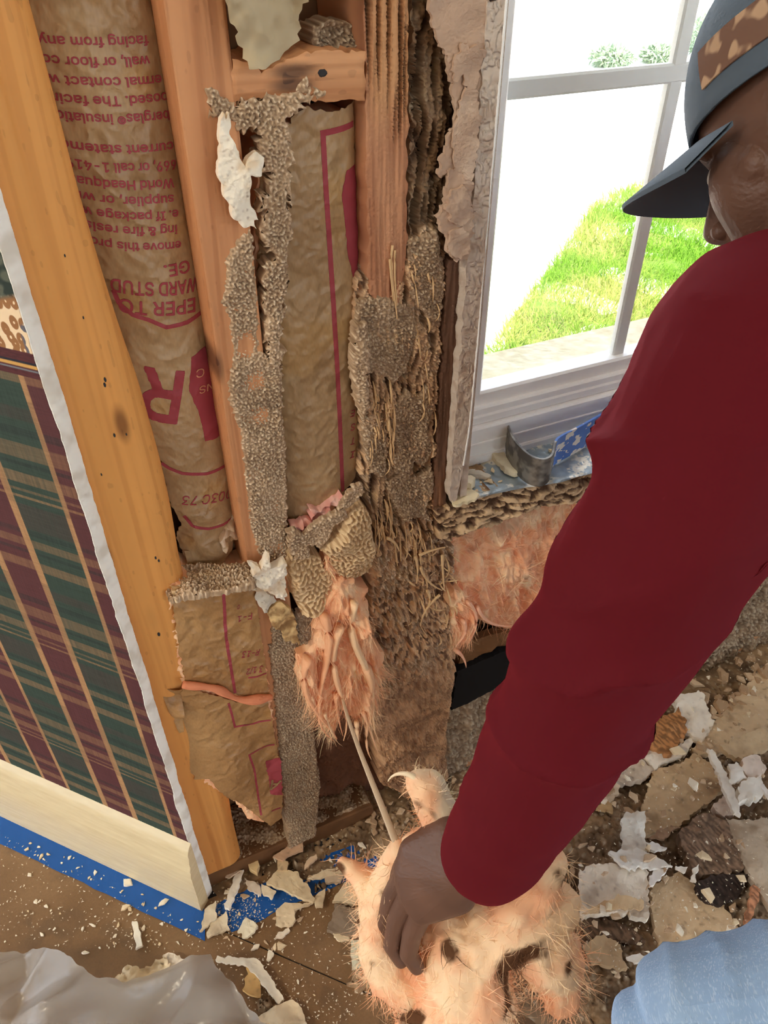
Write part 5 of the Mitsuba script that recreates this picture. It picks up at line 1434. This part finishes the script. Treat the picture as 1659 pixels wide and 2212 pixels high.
sill_piece(c_p([(440, 925), (540, 915), (580, 1000), (690, 1110), (650, 1135), (570, 1100), (480, 1010)]), 0.006, 'long cream plaster piece under the hook of the pry bar', (226, 214, 184), 201)
sill_piece(c_p([(265, 1098), (340, 1110), (470, 1140), (450, 1158), (350, 1150), (280, 1125)]), 0.005, 'flat pale plaster chip at the left end of the sill', (216, 208, 190), 202)
sill_piece(c_p([(245, 1150), (290, 1130), (335, 1160), (320, 1210), (265, 1205)]), 0.012, 'rounded cream plaster lump in the left corner of the sill', (236, 226, 196), 203)
sill_piece(c_p([(160, 1200), (260, 1200), (380, 1290), (330, 1330), (190, 1370), (158, 1330)]), 0.004, 'powdery cream plaster patch at the front left corner of the sill', (226, 212, 176), 204)
# specks of plaster dust and crumbs nobody could count
n = 2600
pg = [([(450, 1930), (480, 1800), (800, 1760), (1000, 1700), (1000, 1800), (760, 2212), (600, 2212), (440, 2020)], 1100, 0.003), ([(0, 1800), (440, 2010), (600, 2080), (800, 2212), (560, 2212), (450, 2060), (0, 2040)], 500, 0.0008),
      ([(1240, 1700), (1659, 1380), (1659, 2020), (1330, 2120)], 900, 0.045), ([(455, 1945), (560, 1930), (570, 1990), (470, 2020)], 260, 0.0014)]
vs, fs = [], []
tet = np.array([[0, 0, 0], [1, 0, 0.1], [0.4, 0.8, 0], [0.5, 0.35, 0.5]]) - [0.5, 0.35, 0]
tf = np.array([[0, 2, 1], [0, 1, 3], [1, 2, 3], [2, 0, 3]])
for po, cnt, h0 in pg:
    for u, v, sz in scatter(cnt, po, 0.0008, 0.0026):
        q = FL.px([(u, v)], h0)[0]
        a = r.uniform(0, 6.28)
        R = np.array([[math.cos(a), -math.sin(a), 0], [math.sin(a), math.cos(a), 0], [0, 0, 1]])
        fs.append(tf + 4 * len(vs))
        vs.append((tet * sz * [1.8, r.uniform(0.5, 1.2), 0.8]) @ R.T + [q[0], q[1], h0])
solo('plaster_crumbs', trimesh.Trimesh(np.vstack(vs), np.vstack(fs), process=False), tone[0], 'white specks of plaster strewn over floor and litter', 'crumbs', kind='stuff')

# ---------------------------------------------------------------- pry bar
PB = thing('pry_bar', 'flat pry bar with dark steel hook and worn blue handle on the window sill', 'pry bar')
top = SILL.px([(1097, 905), (1101, 928), (1112, 950), (1130, 970), (1152, 986), (1174, 991), (1189, 985), (1196, 970), (1203, 948), (1225, 934), (1260, 916), (1310, 888), (1370, 860), (1440, 830)], 0.052)
cur = spline(np.column_stack([top, np.zeros(len(top))]), 90)[:, :2]
tan = np.gradient(cur, axis=0)
tan /= np.linalg.norm(tan, axis=1, keepdims=True)
nor = np.stack([-tan[:, 1], tan[:, 0]], 1)
arc = np.r_[0, np.cumsum(np.linalg.norm(np.diff(cur, axis=0), axis=1))]


def bar(i0, i1):
    rings = []
    for i in range(i0, i1):
        tip = np.clip(arc[i] / 0.035, 0, 1)
        th = 0.0012 + 0.0022 * tip
        zt, zb = 0.052, 0.0155 + 0.020 * (1 - tip) ** 1.5
        q = cur[i]
        cs = []
        for sx, zz_ in ((-1, zb + 0.001), (-0.7, zb), (0.7, zb), (1, zb + 0.001), (1, zt - 0.001), (0.7, zt), (-0.7, zt), (-1, zt - 0.001)):
            cs.append((*(q + nor[i] * sx * th / 2), zz_))
        cs = np.array(cs)
        rings.append(SILL.world(cs[:, 0], cs[:, 1], cs[:, 2]))
    return loft(rings)


hk = int(np.argmin(np.linalg.norm(cur - SILL.px([(1201, 952)], 0.052)[0], axis=1)))
part(PB, 'hook', bar(0, hk + 1), 'm_steel', smooth=40)
part(PB, 'handle', bar(hk, 90), 'm_bluepaint', smooth=40)
scene['m_steel'] = two(bump(proc(lambda p, n, uv: pf(p.x * 300, p.y * 300, p.z * 300, 3), 3e-4), 0.0006, pr(proc(lambda p, n, uv: mix(L(142, 138, 130), L(90, 86, 82), ss(0.35, 0.65, pf(p.x * 90, p.y * 90, p.z * 90, 3)))), 0.42, 0.5, metallic=0.6)))
scene['m_bluepaint'] = two(pr(proc(lambda p, n, uv: mix(L(64, 104, 176), L(206, 202, 196), ss(0.56, 0.62, pf(p.x * 95, p.y * 95, p.z * 130, 3)))), 0.4, 0.5))

# ---------------------------------------------------------------- the worker
def ball(p, rad, n=28):
    return m3.Manifold.sphere(float(rad), n).translate([float(x) for x in p])


def chain(pts):
    """capsules from joint to joint: [(point, radius), ...]"""
    out = m3.Manifold()
    for (p, ra), (q, rb) in zip(pts[:-1], pts[1:]):
        out = out + m3.Manifold.batch_hull([ball(p, ra), ball(q, rb)])
    return out


def soft(man, edge, it=14):
    man = man.refine_to_length(edge)
    m = man.to_mesh()
    t = trimesh.Trimesh(np.array(m.vert_properties[:, :3], float), np.array(m.tri_verts), process=True, merge_norm=True, merge_tex=True)
    trimesh.smoothing.filter_taubin(t, lamb=0.5, nu=0.52, iterations=it)
    return t


def clean(man, edge, it=14):
    t = soft(man, edge, it)
    return t


def push(t, fn):
    t.vertices = t.vertices + t.vertex_normals * fn(t.vertices)[:, None]
    return t


R_, U_, A_ = np.array([1, 0, 0.0]), np.array([0, SP, CP]), np.array([0, CP, -SP])   # camera's right, up, away


def cam(v):
    return v[0] * R_ + v[1] * U_ + v[2] * A_


# head frame
ha, hb, hr = -0.548, -0.103, 0.117
F0 = np.array([math.cos(hb) * math.sin(ha), math.sin(hb), math.cos(hb) * math.cos(ha)])
S0 = np.cross([0, 1, 0.0], F0)
S0 /= np.linalg.norm(S0)
U0 = np.cross(F0, S0)
S1, U1 = math.cos(hr) * S0 + math.sin(hr) * U0, math.cos(hr) * U0 - math.sin(hr) * S0
HF, HS, HU = cam(F0), cam(S1), cam(U1)
HC = at(1807.8, 147.3, 0.5)


def hd(f, s, u):
    return HC + f * HF + s * HS + u * HU


P = thing('person', 'crouching worker in red sweatshirt, jeans and grey-blue cap, pulling out pink wool', 'person')
SH_L, SH_R = at(1665, 800, 0.505), np.array([0.57, 0.68, 0.82])
CUFF, ELB = at(1055, 1842, 0.735), at(1312, 1400, 0.565)
NECK = hd(-0.03, 0, -0.17)
HIP = np.array([0.70, 0.28, 0.42])
WRIST = at(1000, 1872, 0.752)
skull = m3.Manifold.batch_hull([ball(hd(0.008, 0, 0.008), 0.070), ball(hd(-0.022, 0, 0.0), 0.068), ball(hd(0.03, 0, -0.005), 0.062), ball(hd(0.0, 0.012, -0.03), 0.06), ball(hd(0.0, -0.012, -0.03), 0.06)])
jaw = m3.Manifold.batch_hull([ball(hd(0.045, 0.0, -0.10), 0.032), ball(hd(0.06, 0, -0.115), 0.02), ball(hd(0.0, 0.045, -0.07), 0.022), ball(hd(0.0, -0.045, -0.07), 0.022), ball(hd(0.04, 0, -0.03), 0.05)])
face = skull + jaw + m3.Manifold.batch_hull([ball(hd(0.040, 0.02, -0.055), 0.042), ball(hd(0.040, -0.02, -0.055), 0.042), ball(hd(0.046, 0, -0.09), 0.034)])
face = face + m3.Manifold.batch_hull([ball(hd(0.088, 0, -0.035), 0.008), ball(hd(0.100, 0, -0.066), 0.010), ball(hd(0.08, 0.0, -0.073), 0.013)])        # nose
for sg in (-1, 1):
    face = face + ball(hd(0.091, 0.011 * sg, -0.071), 0.007, 16)
    face = face + m3.Manifold.batch_hull([ball(hd(0.083, 0.012 * sg, -0.022), 0.008, 16), ball(hd(0.072, 0.042 * sg, -0.022), 0.008, 16)])             # brow
    face = face + m3.Manifold.batch_hull([ball(hd(0.060, 0.038 * sg, -0.062), 0.014, 18), ball(hd(0.03, 0.052 * sg, -0.055), 0.014, 18)])           # cheekbone
    ear = m3.Manifold.batch_hull([ball(hd(-0.008, 0.074 * sg, -0.035), 0.010, 16), ball(hd(-0.014, 0.080 * sg, -0.055), 0.010, 16), ball(hd(-0.004, 0.074 * sg, -0.078), 0.007, 16)])
    face = face + ear
    face = face - ball(hd(0.094, 0.031 * sg, -0.04), 0.013, 18)
face = face + m3.Manifold.batch_hull([ball(hd(0.086, 0.018, -0.098), 0.006, 14), ball(hd(0.086, -0.018, -0.098), 0.006, 14), ball(hd(0.092, 0, -0.096), 0.007, 14)])
face = face + m3.Manifold.batch_hull([ball(hd(0.083, 0.015, -0.109), 0.006, 14), ball(hd(0.083, -0.015, -0.109), 0.006, 14), ball(hd(0.088, 0, -0.108), 0.008, 14)])
neck = chain([(hd(-0.025, 0, -0.06), 0.055), (NECK, 0.054), (0.5 * (SH_L + SH_R) + [0.02, -0.02, 0.0], 0.07)])
torso = chain([(0.5 * (SH_L + SH_R), 0.09), (0.5 * (0.5 * (SH_L + SH_R) + HIP), 0.1), (HIP, 0.1)])
arm = chain([(0.5 * (SH_L + SH_R), 0.06), (SH_L, 0.055), (ELB, 0.042), (CUFF, 0.030), (WRIST, 0.027)])
arm_r = chain([(SH_R, 0.055), (np.array([0.86, 0.72, 0.58]), 0.042), (np.array([0.72, 0.66, 0.36]), 0.028)])
# left hand: palm, four fingers closed over the wool, thumb
KN = [at(893, 1838, 0.772), at(880, 1880, 0.776), at(888, 1925, 0.778), at(912, 1966, 0.780)]
palm = m3.Manifold.batch_hull([ball(WRIST, 0.026), *[ball(k_, 0.0145, 18) for k_ in KN], ball(at(985, 1925, 0.765), 0.022), ball(at(965, 1800, 0.765), 0.017)])
fing = m3.Manifold()
for k_, j in zip(KN, (((862, 1890, .800), (845, 1938, .822), (858, 1975, .832)), ((846, 1938, .802), (830, 1992, .824), (848, 2030, .834)), ((858, 1985, .803), (846, 2040, .824), (866, 2074, .832)), ((890, 2018, .800), (882, 2060, .816), (900, 2088, .824)))):
    p = [at(*q) for q in j]
    fing = fing + chain([(k_, 0.0125), (p[0], 0.0105), (p[1], 0.0095), (p[2], 0.0082)])
fing = fing + chain([(at(975, 1812, 0.762), 0.017), (at(935, 1800, 0.782), 0.0125), (at(905, 1822, 0.803), 0.0105), (at(885, 1850, 0.815), 0.009)])
body_m = soft(skull + face + neck + torso + arm + arm_r + palm + fing, 0.0045, 8)
part(P, 'body', body_m, 'm_skin', smooth=True)
scene['m_skin'] = two(bump(proc(lambda p, n, uv: pf(p.x * 420, p.y * 420, p.z * 420, 2), 3e-4), 0.0006, pr(proc(lambda p, n, uv: mix(L(108, 76, 60), L(86, 60, 48), pf(p.x * 30, p.y * 30, p.z * 30, 3))), 0.5, 0.4)))
for sg in (-1, 1):
    e = trimesh.creation.icosphere(2, 0.0115)
    e.apply_translation(hd(0.0685, 0.031 * sg, -0.043))
    n_ = (e.vertices - hd(0.0685, 0.031 * sg, -0.043)) @ HF / 0.0115
    part(P, 'eye', e, 'm_vc', smooth=True, color=np.where((n_ > 0.88)[:, None], lin(30, 20, 16)[None], lin(214, 204, 196)[None]))
hair = m3.Manifold.batch_hull([ball(hd(-0.018, 0, -0.010), 0.0735), ball(hd(-0.028, 0, -0.03), 0.068), ball(hd(-0.045, 0, -0.07), 0.045)]) - m3.Manifold.cube([0.3, 0.3, 0.3], True).transform(
    np.column_stack([HF, HS, HU, hd(0.16, 0, -0.1)]))
part(P, 'hair', soft(hair, 0.006, 6), 'm_hair', smooth=True)
scene['m_hair'] = two(bump(proc(lambda p, n, uv: pf(p.x * 600, p.y * 600, p.z * 600, 2), 3e-4), 0.0015, pr(rgb(40, 34, 32), 0.8, 0.3)))

# sweatshirt
sl_ = chain([(SH_L, 0.088), (at(1462, 1120, 0.505), 0.064), (ELB, 0.061), (at(1166, 1655, 0.655), 0.057), (at(1075, 1815, 0.722), 0.050), (CUFF, 0.046)])
tr = m3.Manifold.batch_hull([ball(SH_L, 0.088), ball(SH_R, 0.09), ball(0.5 * (SH_L + SH_R) + [0.03, -0.04, -0.06], 0.13)])
tr = tr + m3.Manifold.batch_hull([ball(0.5 * (SH_L + SH_R) + [0.03, -0.04, -0.06], 0.13), ball(SH_L + [0.05, 0.0, -0.03], 0.09), ball(np.array([0.545, 0.44, 0.62]), 0.125), ball(np.array([0.60, 0.40, 0.60]), 0.13)])
tr = tr + m3.Manifold.batch_hull([ball(np.array([0.545, 0.44, 0.62]), 0.125), ball(HIP + [0.0, 0.0, 0.05], 0.135)])
tr = tr + chain([(SH_R, 0.085), (np.array([0.86, 0.72, 0.58]), 0.06), (np.array([0.74, 0.67, 0.40]), 0.045)])
collar = chain([(0.5 * (SH_L + SH_R) + [0.0, 0.0, 0.02], 0.085), (NECK + [0.01, 0, -0.01], 0.066)])
sw = soft(sl_ + tr + collar, 0.0055, 22)
AX = [at(1462, 1120, 0.505), ELB, at(1166, 1655, 0.655), CUFF]


def folds(v):
    """creases across the sleeve at the elbow, long soft ones on the shoulder"""
    d = np.zeros(len(v))
    w = np.linalg.norm(v - ELB, axis=1)
    ax = (CUFF - SH_L) / np.linalg.norm(CUFF - SH_L)
    t = (v - SH_L) @ ax
    side = (v - SH_L) @ np.cross(ax, A_)
    ph = t * 34 + side * 24 + 5.5 * meshkit.fbm(v * 8, 3, 5)
    cre = 1 - np.abs(np.sin(ph))
    amp = 0.0016 + 0.0075 * np.exp(-(w / 0.11) ** 2) + 0.009 * np.exp(-(np.linalg.norm(v - at(1400, 950, 0.5), axis=1) / 0.1) ** 2)
    d += amp * (cre ** 2.2 - 0.3) * (0.35 + 1.3 * sst(0.4, 0.65, meshkit.fbm(v * 7, 2, 25)))
    d += 0.006 * (meshkit.fbm(v * 11, 3, 8) - 0.5) * 2
    d += 0.013 * np.exp(-(np.linalg.norm(v - at(1135, 1385, 0.56), axis=1) / 0.022) ** 2)
    b = np.linalg.norm(v - CUFF, axis=1)
    return d * sst(0.03, 0.09, b)


push(sw, folds)
# cut the cuff open and let the hand out
cdir = (CUFF - at(1166, 1655, 0.655))
cdir /= np.linalg.norm(cdir)
keep = (sw.vertices - CUFF) @ cdir < 0.020
near = np.linalg.norm(sw.vertices - CUFF, axis=1) < 0.12
fm_ = ~((~keep) & near)[sw.faces].any(axis=1)
sw.update_faces(fm_)
part(P, 'sweatshirt', sw, 'm_red', smooth=True, label='red sweatshirt')


def knit(p, n, uv):
    return pn(p.x * 1500, p.y * 1500, p.z * 1500) * 0.6 + pn(p.x * 500, p.y * 500, p.z * 500) * 0.4


scene['m_red'] = two(bump(proc(knit, 2e-4), 0.0005, pr(rgb(84, 5, 17), 0.85, 0.2, sheen=0.5, sheen_tint=0.6)))

# jeans and boots
HL, HRt = np.array([0.62, 0.24, 0.40]), np.array([0.78, 0.36, 0.40])
KL, KR = at(1508, 2232, 0.70), np.array([0.76, 0.66, 0.10])
AL, AR = np.array([0.34, 0.16, 0.10]), np.array([0.98, 0.40, 0.08])
jn = m3.Manifold.batch_hull([ball(HL, 0.115), ball(HRt, 0.115), ball(HIP + [0.02, -0.02, 0.06], 0.12)]) + chain([(HL, 0.112), (KL, 0.073), (AL, 0.056)]) + chain([(HRt, 0.11), (KR, 0.07), (AR, 0.055)])
jn = soft(jn, 0.007, 14)


def jean_folds(v):
    ax = (KL - HL) / np.linalg.norm(KL - HL)
    t = (v - KL) @ ax
    ph = t * 75 + ((v - KL) @ U_) * 20 + 2.2 * meshkit.fbm(v * 9, 3, 15)
    s_ = (v - KL) @ U_
    return -0.010 * np.exp(-((t - 0.045 - 0.25 * s_) / 0.010) ** 2) + 0.0045 * ((1 - np.abs(np.sin(ph))) ** 2 - 0.3) + 0.004 * (meshkit.fbm(v * 14, 3, 3) - 0.5)


push(jn, jean_folds)
part(P, 'jeans', jn, 'm_jeans', smooth=True, label='light blue jeans')
scene['m_jeans'] = two(bump(proc(lambda p, n, uv: pn(p.x * 1400 + p.z * 900, p.y * 1400, p.z * 600), 2e-4), 0.0005, pr(proc(
    lambda p, n, uv: mix(mix(L(160, 186, 212), L(118, 146, 180), pf(p.x * 14, p.y * 14, p.z * 14, 3)), L(200, 214, 228), ss(0.55, 0.8, pn(p.x * 1200, p.y * 300, p.z * 1200)) * 0.35)), 0.85, 0.2, sheen=0.3)))
for a_, fw in ((AL, np.array([-0.55, -0.25, 0])), (AR, np.array([-0.3, -0.5, 0]))):
    fw = fw / np.linalg.norm(fw)
    bt = m3.Manifold.batch_hull([ball(a_ * [1, 1, 0] + [0, 0, 0.045], 0.042), ball(a_ * [1, 1, 0] + fw * 0.17 + [0, 0, 0.036], 0.036), ball(a_ * [1, 1, 0] - fw * 0.04 + [0, 0, 0.045], 0.04)]) + chain([(a_ * [1, 1, 0] + [0, 0, 0.05], 0.045), (a_, 0.05)])
    part(P, 'boot', soft(bt, 0.008, 10), 'm_boot', smooth=True)
scene['m_boot'] = two(pr(rgb(96, 70, 48), 0.7, 0.3))

# cap
th = np.linspace(0, 2 * math.pi, 97)[:-1]
rows = []
for q in np.linspace(0, 1, 26):
    ph = q * math.pi / 2
    rad = math.cos(ph) ** 0.75
    bulge = 1 + 0.03 * math.sin(2 * ph)
    up = 0.094 * math.sin(ph) - 0.022 * (1 - q) * 0.6
    seam = 1 - 0.006 * np.exp(-((np.mod(th + 0.52, math.pi / 3) - math.pi / 6) / 0.035) ** 2)
    rows.append(np.stack([hd(0.099 * rad * bulge * c_ * k_, 0.080 * rad * bulge * s_ * k_, up) for c_, s_, k_ in zip(np.cos(th), np.sin(th), seam)]))
rows_in = [HC + (x - HC) * 0.97 for x in rows]
ring = rows_in[::-1] + rows
v = np.array(ring[:-1])
crown = trimesh.Trimesh(v.reshape(-1, 3), grid_mesh(v, True), process=False)
CAP = part(P, 'cap', crown, 'm_cap', smooth=True, label='grey-blue baseball cap with a brown patch')
bt_, bb_ = [], []
tb = np.linspace(-1.25, 1.25, 60)
for t in np.linspace(0, 1, 14):
    f = 0.097 * np.cos(tb) + t * 0.070 * np.cos(tb) ** 0.6
    s = 0.079 * np.sin(tb) * (1 + 0.06 * t)
    u = -0.010 - 0.022 * (s / 0.079) ** 2 - 0.012 * t
    bt_.append([hd(a, b, c) for a, b, c in zip(f, s, u)])
    bb_.append([hd(a, b, c - 0.0032) for a, b, c in zip(f * 0.998, s, u)])
v = np.array(bt_ + bb_[::-1] + bt_[:1])
brim = trimesh.Trimesh(v.reshape(-1, 3), grid_mesh(v), process=False)
part(CAP, 'brim', brim, 'm_cap', smooth=45)
scene['m_cap'] = two(bump(proc(lambda p, n, uv: pn(p.x * 900, p.y * 900, p.z * 900), 3e-4), 0.0005, pr(rgb(80, 92, 104), 0.8, 0.25, sheen=0.3)))
pt = []
for uu in np.linspace(0.002, 0.027, 5):
    sn = math.asin(min(1, uu / 0.094))
    rad = math.cos(sn) ** 0.75 * (1 + 0.03 * math.sin(2 * sn))
    pt.append([hd(0.1005 * rad * math.cos(a), 0.0815 * rad * math.sin(a), uu) for a in np.linspace(-1.95, -1.05, 18)])
v = np.array(pt)
n_in = [HC + (x - HC) * 0.985 for x in v]
pm = loft([np.vstack([v[:, j], np.array(n_in)[::-1, j]]) for j in range(v.shape[1])])
part(CAP, 'patch', pm, 'm_patch', smooth=40, label='brown woven patch')
scene['m_patch'] = two(pr(proc(lambda p, n, uv: mix(L(112, 84, 70), L(176, 146, 118), ss(0.55, 0.7, pn(p.x * 180, p.y * 180, p.z * 90)))), 0.8, 0.2))

# ---------------------------------------------------------------- the wool in the hand
HW = thing('glass_wool_clump', 'big shaggy clump of peach glass wool pulled out in the hand of the worker', 'insulation')


def clump(key, chains, edge, amp, n, length, width, seed, gravity=0.8, col=None, wave=28, it=6, name='wool'):
    man = m3.Manifold()
    for c in chains:
        man = man + chain([(at(u, v, d), rr_) for u, v, d, rr_ in c])
    t = soft(man, edge, it)
    V = t.vertices
    nz = meshkit.fbm(V * wave * [1, 1, 0.55], 4, seed) - 0.5
    rid = 1 - np.abs(meshkit.fbm(V * wave * [1.6, 1.6, 0.5], 3, seed + 9) - 0.5) * 4
    push(t, lambda v_: amp * (1.7 * nz + 0.5 * rid))
    r = np.random.default_rng(seed)

    def colf(Q):
        a = sst(0.35, 0.65, meshkit.fbm(Q * 26, 3, seed + 3))
        c = mixc(pink_m, pink_l, a)
        dsp = sst(0.66, 0.72, meshkit.fbm(Q * 30, 2, seed + 5))[:, None]
        c = c * (1 - dsp) + lin(96, 66, 46)[None] * dsp
        return c if col is None else col(Q, c)
    part(key, name, t, 'm_vcdiff', smooth=True, color=np.clip(colf(t.vertices), 0.01, 0.95))
    pts, fi = trimesh.sample.sample_surface(t, n, seed=seed)
    d = t.face_normals[fi] * 0.9 + np.array([0, 0, -gravity]) + r.normal(size=(n, 3)) * 0.35
    m = ribbons(pts - t.face_normals[fi] * 0.001, d, length * r.uniform(0.4, 1.4, n), width * r.uniform(0.5, 1.3, n), 5, 0.2, r)
    part(key, 'strands', m, 'm_vcdiff', kind='stuff', color=np.clip(np.repeat(colf(pts) * 1.06, 12, axis=0), 0.01, 0.95), label='loose fibres of the wool')


clump(HW, [[(1000, 2060, .85, .040), (1010, 2150, .86, .052), (960, 2250, .86, .050)], [(1000, 2060, .85, .036), (1110, 1985, .84, .038), (1195, 1960, .85, .024), (1215, 1950, .85, .014)], [(1110, 1985, .84, .034), (1190, 2060, .86, .034), (1205, 2150, .87, .018)],
           [(1190, 1870, .82, .014), (1120, 1940, .83, .03)], [(965, 2020, .84, .025), (1000, 2060, .85, .04)], [(900, 2100, .86, .014), (960, 2130, .86, .03)]], 0.0055, 0.012, 3200, 0.026, 0.0009, 51)
clump(HW, [[(742, 1866, .835, .004), (775, 1890, .835, .010), (815, 1935, .835, .018), (812, 1990, .84, .019), (810, 2050, .85, .019), (835, 2110, .86, .020), (880, 2140, .86, .018)], [(868, 1845, .806, .012), (845, 1890, .815, .014), (820, 1935, .83, .018)]],
      0.004, 0.006, 1300, 0.02, 0.0008, 52)


def creamy(Q, c):
    side = sst(0.0, 0.016, (Q - at(935, 1720, .785)) @ R_ + 0.004)[:, None]
    top_ = sst(0.0, 0.02, (Q - at(890, 1690, .78)) @ U_)[:, None]
    k_ = np.clip(side + top_, 0, 1)
    return c * (1 - k_) + lin(252, 238, 206)[None] * k_


WT = thing('glass_wool_tuft', 'cream and orange tuft of glass wool standing up beside the cuff of the red sleeve', 'insulation')
clump(WT, [[(905, 1690, .782, .013), (925, 1705, .784, .019), (945, 1745, .786, .020), (960, 1790, .79, .020), (935, 1815, .80, .016), (890, 1830, .805, .012)]], 0.003, 0.0035, 420, 0.012, 0.0008, 53, gravity=-0.3, col=creamy)
sw_ = spline([at(905, 1690, .775), at(880, 1672, .775), at(858, 1672, .777), at(838, 1688, .78)], 14)
part(WT, 'wisp', tube(sw_, 0.004 * np.linspace(1, 0.12, 14), 7), 'm_vcdiff', smooth=True, color=np.tile(lin(246, 226, 190), (14 * 7 + 2, 1)))

q0 = RW.px([(738, 1500)], 0.012)[0]
st_ = spline([RW.world(q0[0], q0[1], 0.012), at(800, 1680, 0.835), at(838, 1775, 0.815), at(860, 1832, 0.803)], 24)
solo('wood_sliver', tube(st_, np.linspace(0.0016, 0.0042, 24), 7, flat=0.5), 'm_sliver', 'long thin pale sliver running from the hanging wool tuft down to the hand', 'splinter', smooth=True)
scene['m_sliver'] = two(pr(rgb(196, 174, 146), 0.8, 0.2))
# ---------------------------------------------------------------- plastic sheet
pl = [(-60, 2047), (0, 2047), (44, 2050), (101, 2067), (155, 2084), (182, 2111), (203, 2128), (243, 2128), (297, 2118), (338, 2101), (388, 2077), (422, 2067), (452, 2059), (469, 2088), (490, 2111), (513, 2138), (560, 2189), (640, 2300), (560, 2420), (200, 2450), (-60, 2400)]


def bag(a, b):
    edge_ = sst(0.15, 0.05, b)
    f1 = np.abs(bp(a * 0.9 + b * 0.3, b * 0.5, 0.09, 2))
    f2 = 1 - np.abs(bp(a * 0.7 - b * 0.5 + 0.4, b * 0.8, 0.05, 2))
    return 0.060 + 0.016 * f1 + 0.006 * f2 + 0.02 * np.exp(-((a + 0.39) / 0.07) ** 2) - 0.05 * sst(0.24, 0.08, b)


sl = Slab(FL, pl, 0.075, 0.0006, 0.0035, surf=bag, sheet=True, jag=0.0012, jagf=0.03)
solo('plastic_sheet', sl.mesh, 'm_plastic', 'crumpled translucent plastic sheet in the lower left corner', 'plastic sheet', smooth=True)
scene['m_plastic'] = bump(proc(lambda p, n, uv: pf(p.x * 45, p.y * 45, p.z * 45, 3), 6e-4), 0.004, {'type': 'principledthin', 'base_color': rgb(232, 228, 222), 'roughness': 0.25, 'spec_trans': 0.7, 'diff_trans': 0.7, 'eta': 1.5, 'spec_tint': 0.0})
exec(open('/workdir/p/a.py').read().split("# ---------------------------------------------------------------- noise sheets")[0].replace("scene['sky']","#",1) if 0 else "")
